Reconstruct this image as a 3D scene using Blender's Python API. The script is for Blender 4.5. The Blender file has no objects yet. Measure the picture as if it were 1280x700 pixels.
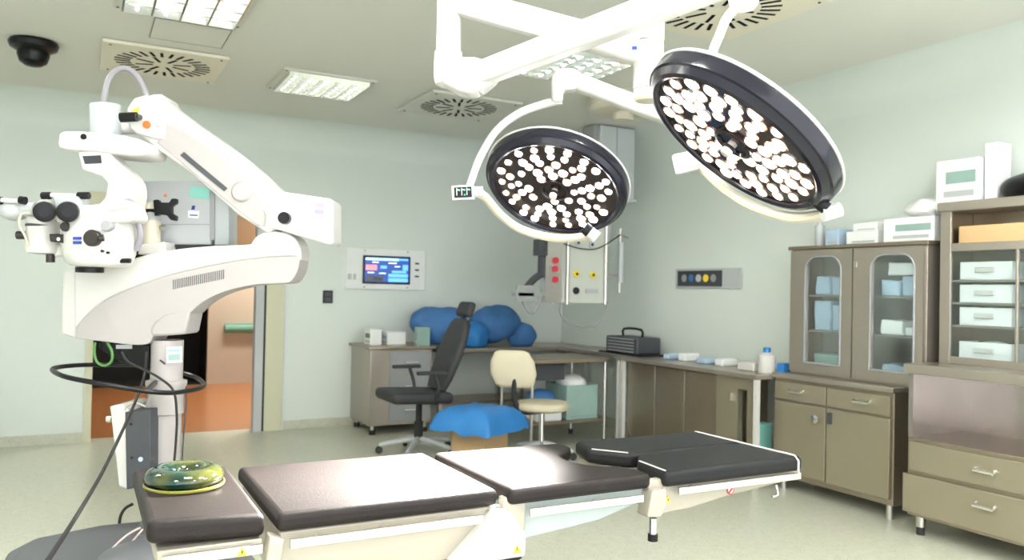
import bpy, bmesh, math, random
from mathutils import Vector, Matrix, noise
random.seed(7)
PI = math.pi
R = math.radians
sc = bpy.context.scene
COL = sc.collection
# ---------------------------------------------------------------- camera
F = 1000.0                      # focal length in pixels of the 1280 px wide frame
CAMH = 1.45
rt = Vector((0.8806, -0.4731, 0.0206)); fw = Vector((0.4730, 0.8809, 0.0130))
rt.normalize(); fw = (fw - rt * fw.dot(rt)).normalized(); up = rt.cross(fw)
CP = Vector((0, 0, CAMH))
cd = bpy.data.cameras.new('camera'); cam = bpy.data.objects.new('camera', cd); COL.objects.link(cam)
cam.matrix_world = Matrix(((rt.x, up.x, -fw.x, CP.x), (rt.y, up.y, -fw.y, CP.y), (rt.z, up.z, -fw.z, CP.z), (0, 0, 0, 1)))
cd.sensor_width = 36; cd.lens = F / 1280 * 36; cd.clip_start = 0.05
cd.dof.use_dof = True; cd.dof.focus_distance = 2.7; cd.dof.aperture_fstop = 3.4
sc.camera = cam
# ---------------------------------------------------------------- world, exposure
w = bpy.data.worlds.new('world'); sc.world = w; w.use_nodes = True
bg = w.node_tree.nodes['Background']; bg.inputs[0].default_value = (0.95, 0.98, 1.0, 1); bg.inputs[1].default_value = 1.6
sc.view_settings.view_transform = 'Standard'; sc.view_settings.look = 'None'
sc.view_settings.exposure = 1.38; sc.view_settings.gamma = 1; sc.view_settings.use_curve_mapping = False
CEIL_FILL = 98.0  # emission of the added out-of-frame troffers
OT_LIGHT = 1300.0
LED = 9.0
def at(u, v, d):
    return CP + (rt * ((u - 640) / F) - up * ((v - 350) / F) + fw) * d
# ---------------------------------------------------------------- materials
M = {}
def mat(name, col, rough=0.5, metal=0.0, spec=0.5, emit=None, es=0, coat=0, trans=0, ior=1.45, bump=None, var=None, alpha=1, sheen=0):
    m = bpy.data.materials.new(name); m.use_nodes = True; nt = m.node_tree; b = nt.nodes['Principled BSDF']
    c = tuple(col) + (1,)
    b.inputs['Base Color'].default_value = c; b.inputs['Roughness'].default_value = rough
    b.inputs['Metallic'].default_value = metal; b.inputs['Specular IOR Level'].default_value = spec
    b.inputs['Coat Weight'].default_value = coat; b.inputs['Transmission Weight'].default_value = trans
    b.inputs['IOR'].default_value = ior; b.inputs['Alpha'].default_value = alpha
    b.inputs['Sheen Weight'].default_value = sheen
    if emit: b.inputs['Emission Color'].default_value = tuple(emit) + (1,); b.inputs['Emission Strength'].default_value = es
    if bump or var:
        tc = nt.nodes.new('ShaderNodeTexCoord')
    if bump:
        sc_, st, sx = bump
        mp = nt.nodes.new('ShaderNodeMapping'); mp.inputs['Scale'].default_value = sx
        n = nt.nodes.new('ShaderNodeTexNoise'); n.inputs['Scale'].default_value = sc_; n.inputs['Detail'].default_value = 4
        bp = nt.nodes.new('ShaderNodeBump'); bp.inputs['Strength'].default_value = st; bp.inputs['Distance'].default_value = 0.01
        nt.links.new(tc.outputs['Object'], mp.inputs[0]); nt.links.new(mp.outputs[0], n.inputs['Vector'])
        nt.links.new(n.outputs[0], bp.inputs['Height']); nt.links.new(bp.outputs[0], b.inputs['Normal'])
    if var:
        vs, amt = var
        n = nt.nodes.new('ShaderNodeTexNoise'); n.inputs['Scale'].default_value = vs; n.inputs['Detail'].default_value = 3
        mx = nt.nodes.new('ShaderNodeMix'); mx.data_type = 'RGBA'
        mx.inputs[6].default_value = tuple(x * (1 - amt) for x in col) + (1,); mx.inputs[7].default_value = tuple(min(1, x * (1 + amt)) for x in col) + (1,)
        nt.links.new(tc.outputs['Object'], n.inputs['Vector']); nt.links.new(n.outputs[0], mx.inputs[0]); nt.links.new(mx.outputs[2], b.inputs['Base Color'])
    M[name] = m; return m
mat('wall', (0.66, 0.71, 0.675), 0.45, var=(1.2, 0.03))
mat('ceiling', (0.66, 0.665, 0.61), 0.6, var=(0.8, 0.03))
mat('plate', (0.72, 0.68, 0.56), 0.5)
mat('plate_grey', (0.60, 0.60, 0.54), 0.5)
mat('black_slot', (0.01, 0.01, 0.01), 0.9, spec=0.1)
mat('white', (0.60, 0.59, 0.57), 0.32, coat=0.1)
mat('white_matt', (0.55, 0.54, 0.515), 0.5)
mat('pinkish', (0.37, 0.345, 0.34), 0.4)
mat('cream', (0.58, 0.54, 0.44), 0.45)
mat('bluewhite', (0.48, 0.51, 0.53), 0.4)
mat('black', (0.008, 0.008, 0.009), 0.3, spec=0.25)
mat('rim_black', (0.012, 0.012, 0.020), 0.2, spec=0.35, coat=0.1)
mat('rubber', (0.02, 0.02, 0.02), 0.7)
mat('dark_brown', (0.022, 0.017, 0.015), 0.35)
mat('grey_dark', (0.050, 0.054, 0.062), 0.5)
mat('grey', (0.30, 0.31, 0.32), 0.5)
mat('grey_base', (0.085, 0.09, 0.10), 0.45)
mat('greylight', (0.45, 0.47, 0.48), 0.45)
mat('hose', (0.27, 0.26, 0.29), 0.5)
mat('leather', (0.012, 0.0088, 0.0080), 0.48, spec=0.28, bump=(160, 0.12, (1, 1, 1)), var=(9, 0.3))
mat('leather_dark', (0.014, 0.014, 0.015), 0.5, spec=0.22, bump=(160, 0.12, (1, 1, 1)))
mat('steel', (0.62, 0.60, 0.56), 0.3, metal=1.0)
mat('steel_rail', (0.60, 0.58, 0.54), 0.32, metal=0.85)
mat('steel_cab', (0.33, 0.275, 0.21), 0.32, metal=0.85, bump=(30, 0.05, (1, 1, 12)), var=(2.5, 0.10))
mat('steel_front', (0.30, 0.265, 0.19), 0.36, metal=0.5, var=(2.0, 0.06))
mat('steel_light', (0.40, 0.36, 0.31), 0.32, metal=0.75)
mat('steel_inner', (0.46, 0.42, 0.40), 0.22, metal=0.9, var=(3, 0.2))
mat('beige_metal', (0.40, 0.365, 0.30), 0.38, metal=0.2)
mat('bluegrey_metal', (0.38, 0.43, 0.42), 0.38, metal=0.2)
mat('chrome', (0.8, 0.8, 0.8), 0.12, metal=1.0)
mat('lamp_face', (0.015, 0.010, 0.012), 0.15, spec=0.35)
mat('led_cool', (1, 1, 1), 0.3, emit=(0.93, 0.95, 1.0), es=LED)
mat('led_warm', (1, 0.9, 0.8), 0.3, emit=(1.0, 0.82, 0.70), es=1.25)
mat('led_ring', (0.75, 0.50, 0.38), 0.18, metal=0.9)
mat('handle_pink', (0.75, 0.62, 0.58), 0.3, metal=0.3)
mat('tube_fill', (1, 1, 1), 0.4, emit=(1.0, 0.98, 0.92), es=CEIL_FILL)
mat('tube_dim', (1, 1, 1), 0.4, emit=(1.0, 0.98, 0.92), es=15.0)
mat('corridor_fill', (1, 1, 1), 0.4, emit=(1.0, 0.95, 0.85), es=26.0)
mat('panel', (0.55, 0.58, 0.53), 0.4)
mat('rim_line', (0.25, 0.25, 0.2), 0.6)
mat('louver', (0.78, 0.82, 0.80), 0.15, metal=0.95)
mat('reflector', (0.70, 0.74, 0.73), 0.35, metal=0.6)
mat('orange', (0.85, 0.16, 0.04), 0.4)
mat('yellow', (0.85, 0.65, 0.05), 0.5)
mat('amber', (0.20, 0.19, 0.025), 0.3)
mat('red', (0.55, 0.03, 0.05), 0.4)
mat('green', (0.07, 0.20, 0.05), 0.45)
mat('teal', (0.25, 0.60, 0.52), 0.5)
mat('blue_logo', (0.02, 0.05, 0.30), 0.4)
mat('lilac', (0.30, 0.26, 0.46), 0.5)
mat('blue', (0.045, 0.15, 0.36), 0.7, var=(5, 0.25))
mat('blue_bright', (0.02, 0.17, 0.46), 0.5, var=(6, 0.25))
mat('blue_pale', (0.42, 0.55, 0.70), 0.6, var=(8, 0.15))
mat('paper', (0.78, 0.80, 0.80), 0.7, var=(6, 0.06))
mat('mint', (0.27, 0.40, 0.36), 0.6, var=(5, 0.2))
mat('tan', (0.62, 0.42, 0.22), 0.6)
mat('cardboard', (0.38, 0.25, 0.13), 0.8)
mat('chair_cream', (0.60, 0.54, 0.40), 0.6)
mat('chair_black', (0.03, 0.03, 0.034), 0.6)
mat('corridor_wall', (0.52, 0.44, 0.35), 0.6)
mat('corridor_orange', (0.42, 0.17, 0.06), 0.35, coat=0.2)
mat('brown_wood', (0.17, 0.09, 0.035), 0.5)
mat('rail_green', (0.16, 0.36, 0.28), 0.5)
mat('door_frame', (0.56, 0.55, 0.40), 0.4)
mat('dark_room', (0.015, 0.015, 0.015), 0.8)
mat('screen_dark', (0.03, 0.035, 0.04), 0.15)
mat('screen_navy', (0.01, 0.02, 0.10), 0.2, emit=(0.03, 0.08, 0.30), es=0.6)
mat('screen_blue', (0.05, 0.15, 0.6), 0.2, emit=(0.10, 0.32, 0.95), es=0.9)
mat('screen_cyan', (0.2, 0.5, 0.8), 0.2, emit=(0.35, 0.75, 1.0), es=0.9)
mat('screen_red', (0.6, 0.1, 0.1), 0.2, emit=(0.9, 0.20, 0.22), es=0.8)
mat('screen_white', (0.8, 0.8, 0.8), 0.2, emit=(0.9, 0.95, 1.0), es=0.8)
mat('screen_grey', (0.1, 0.1, 0.12), 0.2)
mat('green_led', (0.0, 0.3, 0.2), 0.2, emit=(0.05, 0.6, 0.4), es=0.7)
mat('lens', (0.004, 0.004, 0.005), 0.25, spec=0.3)
def gel():
    m = bpy.data.materials.new('gel'); m.use_nodes = True; nt = m.node_tree; b = nt.nodes['Principled BSDF']
    b.inputs['Roughness'].default_value = 0.06; b.inputs['IOR'].default_value = 1.42; b.inputs['Transmission Weight'].default_value = 0.35
    b.inputs['Coat Weight'].default_value = 0.6
    tc = nt.nodes.new('ShaderNodeTexCoord'); n = nt.nodes.new('ShaderNodeTexNoise'); n.inputs['Scale'].default_value = 9
    cr = nt.nodes.new('ShaderNodeValToRGB'); cr.color_ramp.elements[0].position = 0.42; cr.color_ramp.elements[0].color = (0.002, 0.035, 0.022, 1)
    cr.color_ramp.elements[1].position = 0.62; cr.color_ramp.elements[1].color = (0.09, 0.095, 0.02, 1)
    nt.links.new(tc.outputs['Object'], n.inputs['Vector']); nt.links.new(n.outputs[0], cr.inputs[0]); nt.links.new(cr.outputs[0], b.inputs['Base Color'])
    M['gel'] = m
gel()
def glassmat():
    m = bpy.data.materials.new('glass'); m.use_nodes = True; nt = m.node_tree; nt.nodes.remove(nt.nodes['Principled BSDF'])
    t = nt.nodes.new('ShaderNodeBsdfTransparent'); t.inputs[0].default_value = (0.95, 0.98, 0.98, 1)
    g = nt.nodes.new('ShaderNodeBsdfGlossy'); g.inputs['Roughness'].default_value = 0.08; g.inputs[0].default_value = (0.9, 0.95, 1, 1)
    mx = nt.nodes.new('ShaderNodeMixShader'); mx.inputs[0].default_value = 0.10
    nt.links.new(t.outputs[0], mx.inputs[1]); nt.links.new(g.outputs[0], mx.inputs[2]); nt.links.new(mx.outputs[0], nt.nodes['Material Output'].inputs[0])
    M['glass'] = m
glassmat()
def floormat():
    m = bpy.data.materials.new('floor'); m.use_nodes = True; nt = m.node_tree; b = nt.nodes['Principled BSDF']
    b.inputs['Roughness'].default_value = 0.28; b.inputs['Specular IOR Level'].default_value = 0.45
    tc = nt.nodes.new('ShaderNodeTexCoord')
    v = nt.nodes.new('ShaderNodeTexVoronoi'); v.inputs['Scale'].default_value = 55
    lt = nt.nodes.new('ShaderNodeMath'); lt.operation = 'LESS_THAN'; lt.inputs[1].default_value = 0.17
    n = nt.nodes.new('ShaderNodeTexNoise'); n.inputs['Scale'].default_value = 20; n.inputs['Detail'].default_value = 5
    mx = nt.nodes.new('ShaderNodeMix'); mx.data_type = 'RGBA'; mx.inputs[6].default_value = (0.42, 0.43, 0.34, 1); mx.inputs[7].default_value = (0.58, 0.585, 0.49, 1)
    m2 = nt.nodes.new('ShaderNodeMix'); m2.data_type = 'RGBA'; m2.inputs[7].default_value = (0.24, 0.24, 0.14, 1)
    for a in ('v', 'n'): nt.links.new(tc.outputs['Object'], (v if a == 'v' else n).inputs['Vector'])
    nt.links.new(v.outputs['Distance'], lt.inputs[0]); nt.links.new(n.outputs[0], mx.inputs[0]); nt.links.new(mx.outputs[2], m2.inputs[6])
    nt.links.new(lt.outputs[0], m2.inputs[0]); nt.links.new(m2.outputs[2], b.inputs['Base Color'])
    M['floor'] = m
floormat()
# ---------------------------------------------------------------- mesh helpers
WM = {}
class B:
    """collects shapes, builds ONE mesh object"""
    def __init__(s): s.bm = bmesh.new()
    def box(s, x0, x1, y0, y1, z0, z1, mtx=None):
        r = bmesh.ops.create_cube(s.bm, size=1)
        mm = Matrix.Translation(((x0 + x1) / 2, (y0 + y1) / 2, (z0 + z1) / 2)) @ Matrix.Diagonal((abs(x1 - x0), abs(y1 - y0), abs(z1 - z0), 1))
        if mtx: mm = mtx @ mm
        bmesh.ops.transform(s.bm, matrix=mm, verts=r['verts']); return s
    def obox(s, c, ax, ay, az):
        """oriented box from centre and three half vectors"""
        r = bmesh.ops.create_cube(s.bm, size=2)
        mm = Matrix((ax, ay, az)).transposed().to_4x4(); mm.translation = c
        bmesh.ops.transform(s.bm, matrix=mm, verts=r['verts']); return s
    def prism(s, pts, vec):
        vs = [s.bm.verts.new(p) for p in pts]; f = s.bm.faces.new(vs)
        r = bmesh.ops.extrude_face_region(s.bm, geom=[f])
        bmesh.ops.translate(s.bm, vec=vec, verts=[e for e in r['geom'] if isinstance(e, bmesh.types.BMVert)]); return s
    def loft(s, rings, close=True):
        R_ = [[s.bm.verts.new(p) for p in ring] for ring in rings]
        n = len(R_[0])
        for a, b in zip(R_, R_[1:]):
            for i in range(n):
                j = (i + 1) % n
                s.bm.faces.new((a[i], a[j], b[j], b[i]))
        if close:
            s.bm.faces.new(R_[0][::-1]); s.bm.faces.new(R_[-1])
        return s
    def cyl(s, p0, p1, r0, r1=None, n=24):
        p0 = Vector(p0); p1 = Vector(p1); r1 = r0 if r1 is None else r1
        d = (p1 - p0).normalized(); a = d.orthogonal().normalized(); b = d.cross(a)
        return s.loft([[p + (a * math.cos(2 * PI * i / n) + b * math.sin(2 * PI * i / n)) * r for i in range(n)] for p, r in ((p0, r0), (p1, r1))])
    def lathe(s, o, d, prof, n=48):
        """prof: (radius, offset along d)"""
        o = Vector(o); d = Vector(d).normalized(); a = d.orthogonal().normalized(); b = d.cross(a)
        s.loft([[o + d * h + (a * math.cos(2 * PI * i / n) + b * math.sin(2 * PI * i / n)) * max(r, 1e-4) for i in range(n)] for r, h in prof]); return s
    def tube(s, pts, r, n=10, smooth=6, closed=False):
        P = [Vector(p) for p in pts]
        if smooth: P = spline(P, smooth, closed)
        rad = r if isinstance(r, (list, tuple)) else [r] * len(P)
        if len(rad) != len(P): rad = [rad[0] + (rad[-1] - rad[0]) * i / (len(P) - 1) for i in range(len(P))]
        N = len(P); rings = []; a = None
        for i, p in enumerate(P):
            t = ((P[(i + 1) % N] if closed or i < N - 1 else P[i]) - (P[i - 1] if closed or i > 0 else P[i])).normalized()
            if a is None: a = t.orthogonal().normalized()
            a = (a - t * a.dot(t)).normalized(); b = t.cross(a)
            rings.append([p + (a * math.cos(2 * PI * k / n) + b * math.sin(2 * PI * k / n)) * rad[i] for k in range(n)])
        if closed: rings.append(rings[0]); s.loft(rings, False); bmesh.ops.remove_doubles(s.bm, verts=s.bm.verts, dist=1e-5)
        else: s.loft(rings)
        return s
    def ball(s, c, r, sx=1, sy=1, sz=1, sub=3):
        q = bmesh.ops.create_icosphere(s.bm, subdivisions=sub, radius=r)
        bmesh.ops.transform(s.bm, matrix=Matrix.Translation(c) @ Matrix.Diagonal((sx, sy, sz, 1)), verts=q['verts']); return s
    def build(s, name, m, parent=None, bev=0, seg=3, ang=35, **k):
        bmesh.ops.recalc_face_normals(s.bm, faces=s.bm.faces)
        me = bpy.data.meshes.new(name); s.bm.to_mesh(me); s.bm.free()
        me.polygons.foreach_set('use_smooth', [True] * len(me.polygons)); me.set_sharp_from_angle(angle=R(ang))
        me.materials.append(M[m]); o = bpy.data.objects.new(name, me); COL.objects.link(o)
        if parent:
            o.parent = parent; me.transform(WM[parent.name].inverted()); WM[o.name] = WM[parent.name]
        else:
            WM[o.name] = Matrix.Identity(4)
        if bev:
            md = o.modifiers.new('bevel', 'BEVEL'); md.width = bev; md.segments = seg; md.limit_method = 'ANGLE'; md.angle_limit = R(30)
            md.harden_normals = False
        for kk, v in k.items(): o[kk] = v
        return o
def spline(P, k, closed=False):
    out = []; n = len(P)
    rng = range(n if closed else n - 1)
    for i in rng:
        p1 = P[i]; p2 = P[(i + 1) % n]
        p0 = P[i - 1] if (closed or i > 0) else p1; p3 = P[(i + 2) % n] if (closed or i < n - 2) else p2
        for j in range(k):
            t = j / k
            out.append(0.5 * ((2 * p1) + (p2 - p0) * t + (2 * p0 - 5 * p1 + 4 * p2 - p3) * t * t + (3 * p1 - p0 - 3 * p2 + p3) * t ** 3))
    if not closed: out.append(P[-1])
    return out
def tag(o, label, cat, group=None, kind=None):
    o['label'] = label; o['category'] = cat
    if group: o['group'] = group
    if kind: o['kind'] = kind
    return o
def thing(name, label, cat, loc, rz=0, group=None):
    o = bpy.data.objects.new(name, None); COL.objects.link(o); o.empty_display_size = 0.05
    o.location = loc; o.rotation_euler = (0, 0, rz)
    WM[o.name] = Matrix.Translation(loc) @ Matrix.Rotation(rz, 4, 'Z')
    return tag(o, label, cat, group)
def dup(o, label=None, loc=None, rz=None, group=None):
    r = o.copy(); COL.objects.link(r)
    if loc is not None: r.location = loc
    if rz is not None: r.rotation_euler = (0, 0, rz)
    if label: r['label'] = label
    if group: r['group'] = group
    def rec(src, dst):
        for ch in list(src.children):
            c = ch.copy(); COL.objects.link(c); c.parent = dst; rec(ch, c)
    rec(o, r); return r
def st(b, name, m, bev=0):
    return b.build(name, m, None, bev, kind='structure')
# ================================================================ THE ROOM
CH = 3.10; YB = 8.2; XR = 5.1; X0 = -2.6; Y0 = -1.2
DX0, DX1, DZ = 0.10, 1.62, 2.15
st(B().box(X0, XR + .15, Y0, YB + 0.16, -0.1, 0), 'floor', 'floor')
st(B().box(X0, XR + .15, Y0, YB + 0.15, CH, CH + 0.1), 'ceiling', 'ceiling')
st(B().box(X0, DX0, YB, YB + .15, 0, CH).box(DX1, XR, YB, YB + .15, 0, CH).box(DX0, DX1, YB, YB + .15, DZ, CH), 'wall_back', 'wall')
st(B().box(XR, XR + .15, Y0, YB + .15, 0, CH), 'wall_right', 'wall')
st(B().box(X0 - .15, X0, Y0, YB + .15, 0, CH), 'wall_left', 'wall')
# coved joint between walls and ceiling
cv = B(); K = 0.28; n = 8
prof = [(0, 0)] + [(K * (1 - math.sin(PI / 2 * i / n)), -K * (1 - math.cos(PI / 2 * i / n))) for i in range(n + 1)][::-1]
cv.prism([Vector((X0, YB - a, CH + b)) for a, b in [(0, 0), (0, -K)] + [(K * (1 - math.cos(t)), -K * (1 - math.sin(t))) for t in [PI / 2 * i / n for i in range(1, n + 1)]]], Vector((XR - X0, 0, 0)))
st(cv, 'trim_1', 'wall')
cv = B()
cv.prism([Vector((XR - a, Y0, CH + b)) for a, b in [(0, 0), (0, -K)] + [(K * (1 - math.cos(t)), -K * (1 - math.sin(t))) for t in [PI / 2 * i / n for i in range(1, n + 1)]]], Vector((0, YB - Y0, 0)))
st(cv, 'trim_2', 'wall')
# coved skirting in the floor colour
st(B().box(X0, DX0 - .06, YB - .012, YB, 0, .09).box(DX1 + .2, XR, YB - .012, YB, 0, .09), 'baseboard_back', 'floor')
st(B().box(XR - .012, XR, Y0, YB, 0, .09), 'baseboard_right', 'floor')
# doorway: broad cream reveal, steel track post
dr = B().box(DX1, DX1 + .17, YB - .03, YB, 0, DZ + .12).box(DX0 - .06, DX0, YB - .03, YB, 0, DZ + .12).box(DX0, DX1, YB - .03, YB, DZ, DZ + .12)
door = st(dr, 'door_1', 'door_frame')
B().box(DX1 - .10, DX1 - .02, YB - .02, YB + .10, 0, DZ).build('steel_jamb', 'greylight', door)
B().box(DX1 - .02, DX1, YB - .02, YB + .12, 0, DZ).build('rubber_seal', 'rubber', door)
# corridor beyond
CY = 12.3
st(B().box(-3.0, 4.4, YB + .16, CY, -.1, .002), 'floor_corridor', 'corridor_orange')
st(B().box(-3.0, 4.4, YB + .15, CY + .1, 2.6, 2.7), 'ceiling_corridor', 'ceiling')
st(B().box(1.62, 4.4, CY, CY + .1, 0, 2.6).box(-3, 4.4, CY, CY + .1, 2.2, 2.6), 'wall_corridor', 'corridor_wall')
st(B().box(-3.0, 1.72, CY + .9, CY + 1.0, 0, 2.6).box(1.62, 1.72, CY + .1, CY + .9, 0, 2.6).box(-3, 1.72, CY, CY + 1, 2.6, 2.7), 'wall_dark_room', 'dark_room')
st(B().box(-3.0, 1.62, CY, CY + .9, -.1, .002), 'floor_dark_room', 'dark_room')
st(B().box(0.2, 3.6, 10.1, 10.25, 1.80, 2.6), 'trim_3', 'brown_wood')
tag(B().tube([(1.84, CY - .07, .81), (3.6, CY - .07, .81)], 0.055, smooth=0).box(1.85, 3.6, CY - .04, CY, .74, .88).build('handrail', 'rail_green'), 'green wall rail in the corridor seen through the doorway', 'handrail')
trolley = thing('corridor_trolley', 'dark slim trolley at the right edge of the corridor doorway', 'trolley', (2.9, 11.9, 0))
B().box(2.75, 3.1, 11.85, 12.15, .68, .72).box(2.75, 3.1, 11.85, 12.15, .3, .33).build('shelf', 'grey_dark', trolley)
for x in (2.77, 3.08):
    for y in (11.87, 12.13): B().cyl((x, y, 0.01), (x, y, .95), .012).build('leg', 'grey_dark', trolley)
st(B().box(-3.15, -3.0, YB + .15, CY + 1, 0, 2.7).box(4.4, 4.55, YB + .15, CY + 1, 0, 2.7), 'wall_corridor_ends', 'corridor_wall')
for i, yy in enumerate((9.2, 11.4)):  # unseen glowing panels added to brighten the corridor
    cl = thing('ceiling_light', ('added corridor fill light just beyond the doorway', 'added corridor fill light near the green wall rail')[i], 'ceiling light', (2.3, yy, 2.6))
    B().box(1.7, 2.9, yy - .17, yy + .17, 2.56, 2.6).build('frame', 'white_matt', cl); B().box(1.74, 2.86, yy - .14, yy + .14, 2.55, 2.56).build('diffuser', 'corridor_fill', cl)
# ================================================================ CEILING FITTINGS
def grille(x, y, s, label, m, loc_rz=0):
    g = thing('air_diffuser', label, 'air vent', (x, y, CH))
    h = s / 2
    B().box(x - h, x + h, y - h, y + h, CH - .028, CH - .004).build('plate', m, g, bev=.004)
    b = B()
    def slot(a, r0, r1, wd):
        c = Vector((math.cos(a), math.sin(a), 0)); t = Vector((-c.y, c.x, 0))
        b.obox(Vector((x, y, CH - .0285)) + c * (r0 + r1) / 2, c * (r1 - r0) / 2, t * wd / 2, Vector((0, 0, .002)))
    for i in range(28):
        slot(2 * PI * (i + .5) / 28, .27 * s, .40 * s, .025 * s)
    for i in range(8):
        slot(2 * PI * (i + .5) / 8, .09 * s, .24 * s, .025 * s)
    b.build('slots', 'black_slot', g, kind='stuff')
    for sx in (-1, 1):
        for sy in (-1, 1):
            px, py = x + sx * (h - .05), y + sy * (h - .05)
            B().cyl((px, py, CH - .033), (px, py, CH - .026), .008, n=10).build('screw', 'grey_dark', g)
    return g
grille(.49, 6.46, .82, 'square cream ceiling vent with star slots behind the microscope hose', 'plate')
grille(2.93, 6.53, .85, 'grey square ceiling vent with star slots beyond the white lamp elbow', 'plate_grey')
grille(3.16, 3.46, .86, 'cream square ceiling vent cut by the top edge, right of the lamp column', 'plate')
def troffer(x0, x1, y0, y1, label, nx, ny, m='tube_fill'):
    t = thing('ceiling_light', label, 'ceiling light', ((x0 + x1) / 2, (y0 + y1) / 2, CH))
    f = .05
    B().box(x0, x1, y0, y0 + f, CH - .02, CH - .002).box(x0, x1, y1 - f, y1, CH - .02, CH - .002).box(x0, x0 + f, y0 + f, y1 - f, CH - .02, CH - .002).box(x1 - f, x1, y0 + f, y1 - f, CH - .02, CH - .002).build('frame', 'plate_grey', t)
    B().box(x0 + f, x1 - f, y0 + f, y1 - f, CH - .008, CH - .002).build('reflector', 'reflector', t)
    b = B()
    for i in range(nx + 1):
        xx = x0 + f + (x1 - x0 - 2 * f) * i / nx
        b.box(xx - .006, xx + .006, y0 + f, y1 - f, CH - .05, CH - .01)
    for j in range(ny + 1):
        yy = y0 + f + (y1 - y0 - 2 * f) * j / ny
        b.prism([(x0 + f, yy - .02, CH - .01), (x0 + f, yy + .02, CH - .01), (x0 + f, yy, CH - .05)], Vector((x1 - x0 - 2 * f, 0, 0)))
    b.build('louver', 'louver', t)
    for i in range(nx):
        xx = x0 + f + (x1 - x0 - 2 * f) * (i + .5) / nx
        B().cyl((xx, y0 + f + .01, CH - .03), (xx, y1 - f - .01, CH - .03), .011 if m == 'tube_fill' else .006, n=10).build('tube', m, t)
    for xx in (x0 + .025, x1 - .025):
        for yy in (y0 + .025, y1 - .025): B().cyl((xx, yy, CH - .024), (xx, yy, CH - .016), .009, n=8).build('screw', 'grey_dark', t)
    return t
troffer(.12, .85, 4.50, 5.30, 'louvred ceiling light cut by the top edge above the access panel', 4, 4, 'tube_dim')
troffer(1.30, 2.03, 6.11, 6.78, 'louvred ceiling light between the two far star slotted vents', 5, 6, 'tube_dim')
troffer(2.72, 3.42, 4.52, 5.26, 'louvred ceiling light hidden partly behind the crossed white lamp arms', 4, 6, 'tube_dim')
for i, (xx, yy) in enumerate(((.1, 1.9), (1.55, 1.5), (3.3, .9), (-1.5, 4.6), (-1.6, .6), (1.2, -.6))):  # unseen troffers added to raise the room brightness
    troffer(xx, xx + .72, yy, yy + .74, 'added louvred fill light out of frame, ' + ('in front of the near lamp arm', 'over the foot of the table', 'above the big instrument cabinet', 'left of the dome camera', 'over the left front corner', 'behind the viewer')[i], 4, 4)
ap = thing('access_panel', 'plain flush ceiling hatch between the upper louvred light and cream vent', 'ceiling hatch', (.58, 5.63, CH))
B().box(.36, .81, 5.41, 5.86, CH - .008, CH - .003).build('panel', 'ceiling', ap, bev=.002)
B().box(.354, .816, 5.404, 5.41, CH - .009, CH - .002).box(.354, .816, 5.86, 5.866, CH - .009, CH - .002).box(.354, .36, 5.41, 5.86, CH - .009, CH - .002).box(.81, .816, 5.41, 5.86, CH - .009, CH - .002).build('rim', 'rim_line', ap)
dc = thing('dome_camera', 'black dome security camera on the ceiling at upper left', 'camera', (-.335, 6.42, CH))
B().lathe((-.335, 6.42, CH), (0, 0, -1), [(.03, 0), (.145, 0.002), (.155, .02), (.145, .05), (.10, .075), (.08, .08)], 32).build('housing', 'black', dc)
B().lathe((-.335, 6.42, CH - .07), (0, 0, -1), [(.10, 0), (.10, .03), (.085, .075), (.05, .10), (.001, .108)], 32).build('dome', 'lens', dc)
# ceiling pendant column
fl = thing('pendant_mount', 'round cream ceiling canopy right of the louvred light behind the lamp column', 'ceiling canopy', (3.98, 5.50, CH))
B().lathe((3.98, 5.50, CH), (0, 0, -1), [(.05, 0), (.30, .001), (.30, .10), (.27, .13), (.05, .135)], 40).build('canopy', 'cream', fl, bev=.004)
B().cyl((3.98, 5.5, CH - .135), (3.98, 5.5, CH - .20), .09).build('hub', 'cream', fl)
pc = thing('service_column', 'pale grey boxed ceiling service column behind the round surgical lamp', 'ceiling column', (4.62, 6.6, CH))
B().box(4.42, 4.84, 6.47, 6.72, 2.38, CH - .012).build('casing', 'bluewhite', pc, bev=.01)
B().box(4.615, 4.622, 6.465, 6.471, 2.39, CH - .02).build('seam', 'grey', pc)
B().box(4.36, 4.42, 6.50, 6.70, 2.38, CH - .012).build('side_panel', 'grey', pc, bev=.006)
B().box(4.40, 4.86, 6.45, 6.74, 2.35, 2.38).build('bottom_plate', 'greylight', pc, bev=.005)
# ================================================================ SUPPLY HEAD on its mast
sh = thing('gas_supply_unit', 'metal gas supply panel with steel rails below the round lamp', 'supply unit', (4.2, 6.6, 1.33))
B().cyl((4.60, 6.60, 2.355), (4.60, 6.60, 1.9), .05).box(4.02, 4.62, 6.56, 6.66, 2.02, 2.12).build('mast', 'greylight', sh)
B().box(3.86, 4.52, 6.47, 6.62, 1.34, 2.08).build('housing', 'panel', sh, bev=.008)
for x in (3.90, 4.06, 4.50): B().cyl((x, 6.45, 1.33), (x, 6.45, 2.10), .018, n=12).build('rail', 'steel', sh)
B().box(3.80, 3.98, 6.42, 6.46, 1.34, 2.06).build('side_panel', 'steel', sh)
for z in (1.56, 1.66, 1.74): B().cyl((3.90, 6.42, z), (3.90, 6.395, z), .03, n=14).build('red_outlet', 'red', sh)
for x, z, m_ in ((4.18, 1.92, 'bluewhite'), (4.34, 1.91, 'bluewhite'), (4.17, 1.62, 'yellow'), (4.36, 1.615, 'yellow'), (4.17, 1.46, 'rubber')):
    o = B().cyl((x, 6.47, z), (x, 6.455, z), .034, n=16).build('socket', m_, sh)
    B().cyl((x, 6.456, z), (x, 6.449, z), .014, n=10).build('socket_hole', 'rubber', o)
B().box(4.28, 4.42, 6.455, 6.47, 1.44, 1.48).build('name_plate', 'greylight', sh)
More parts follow.
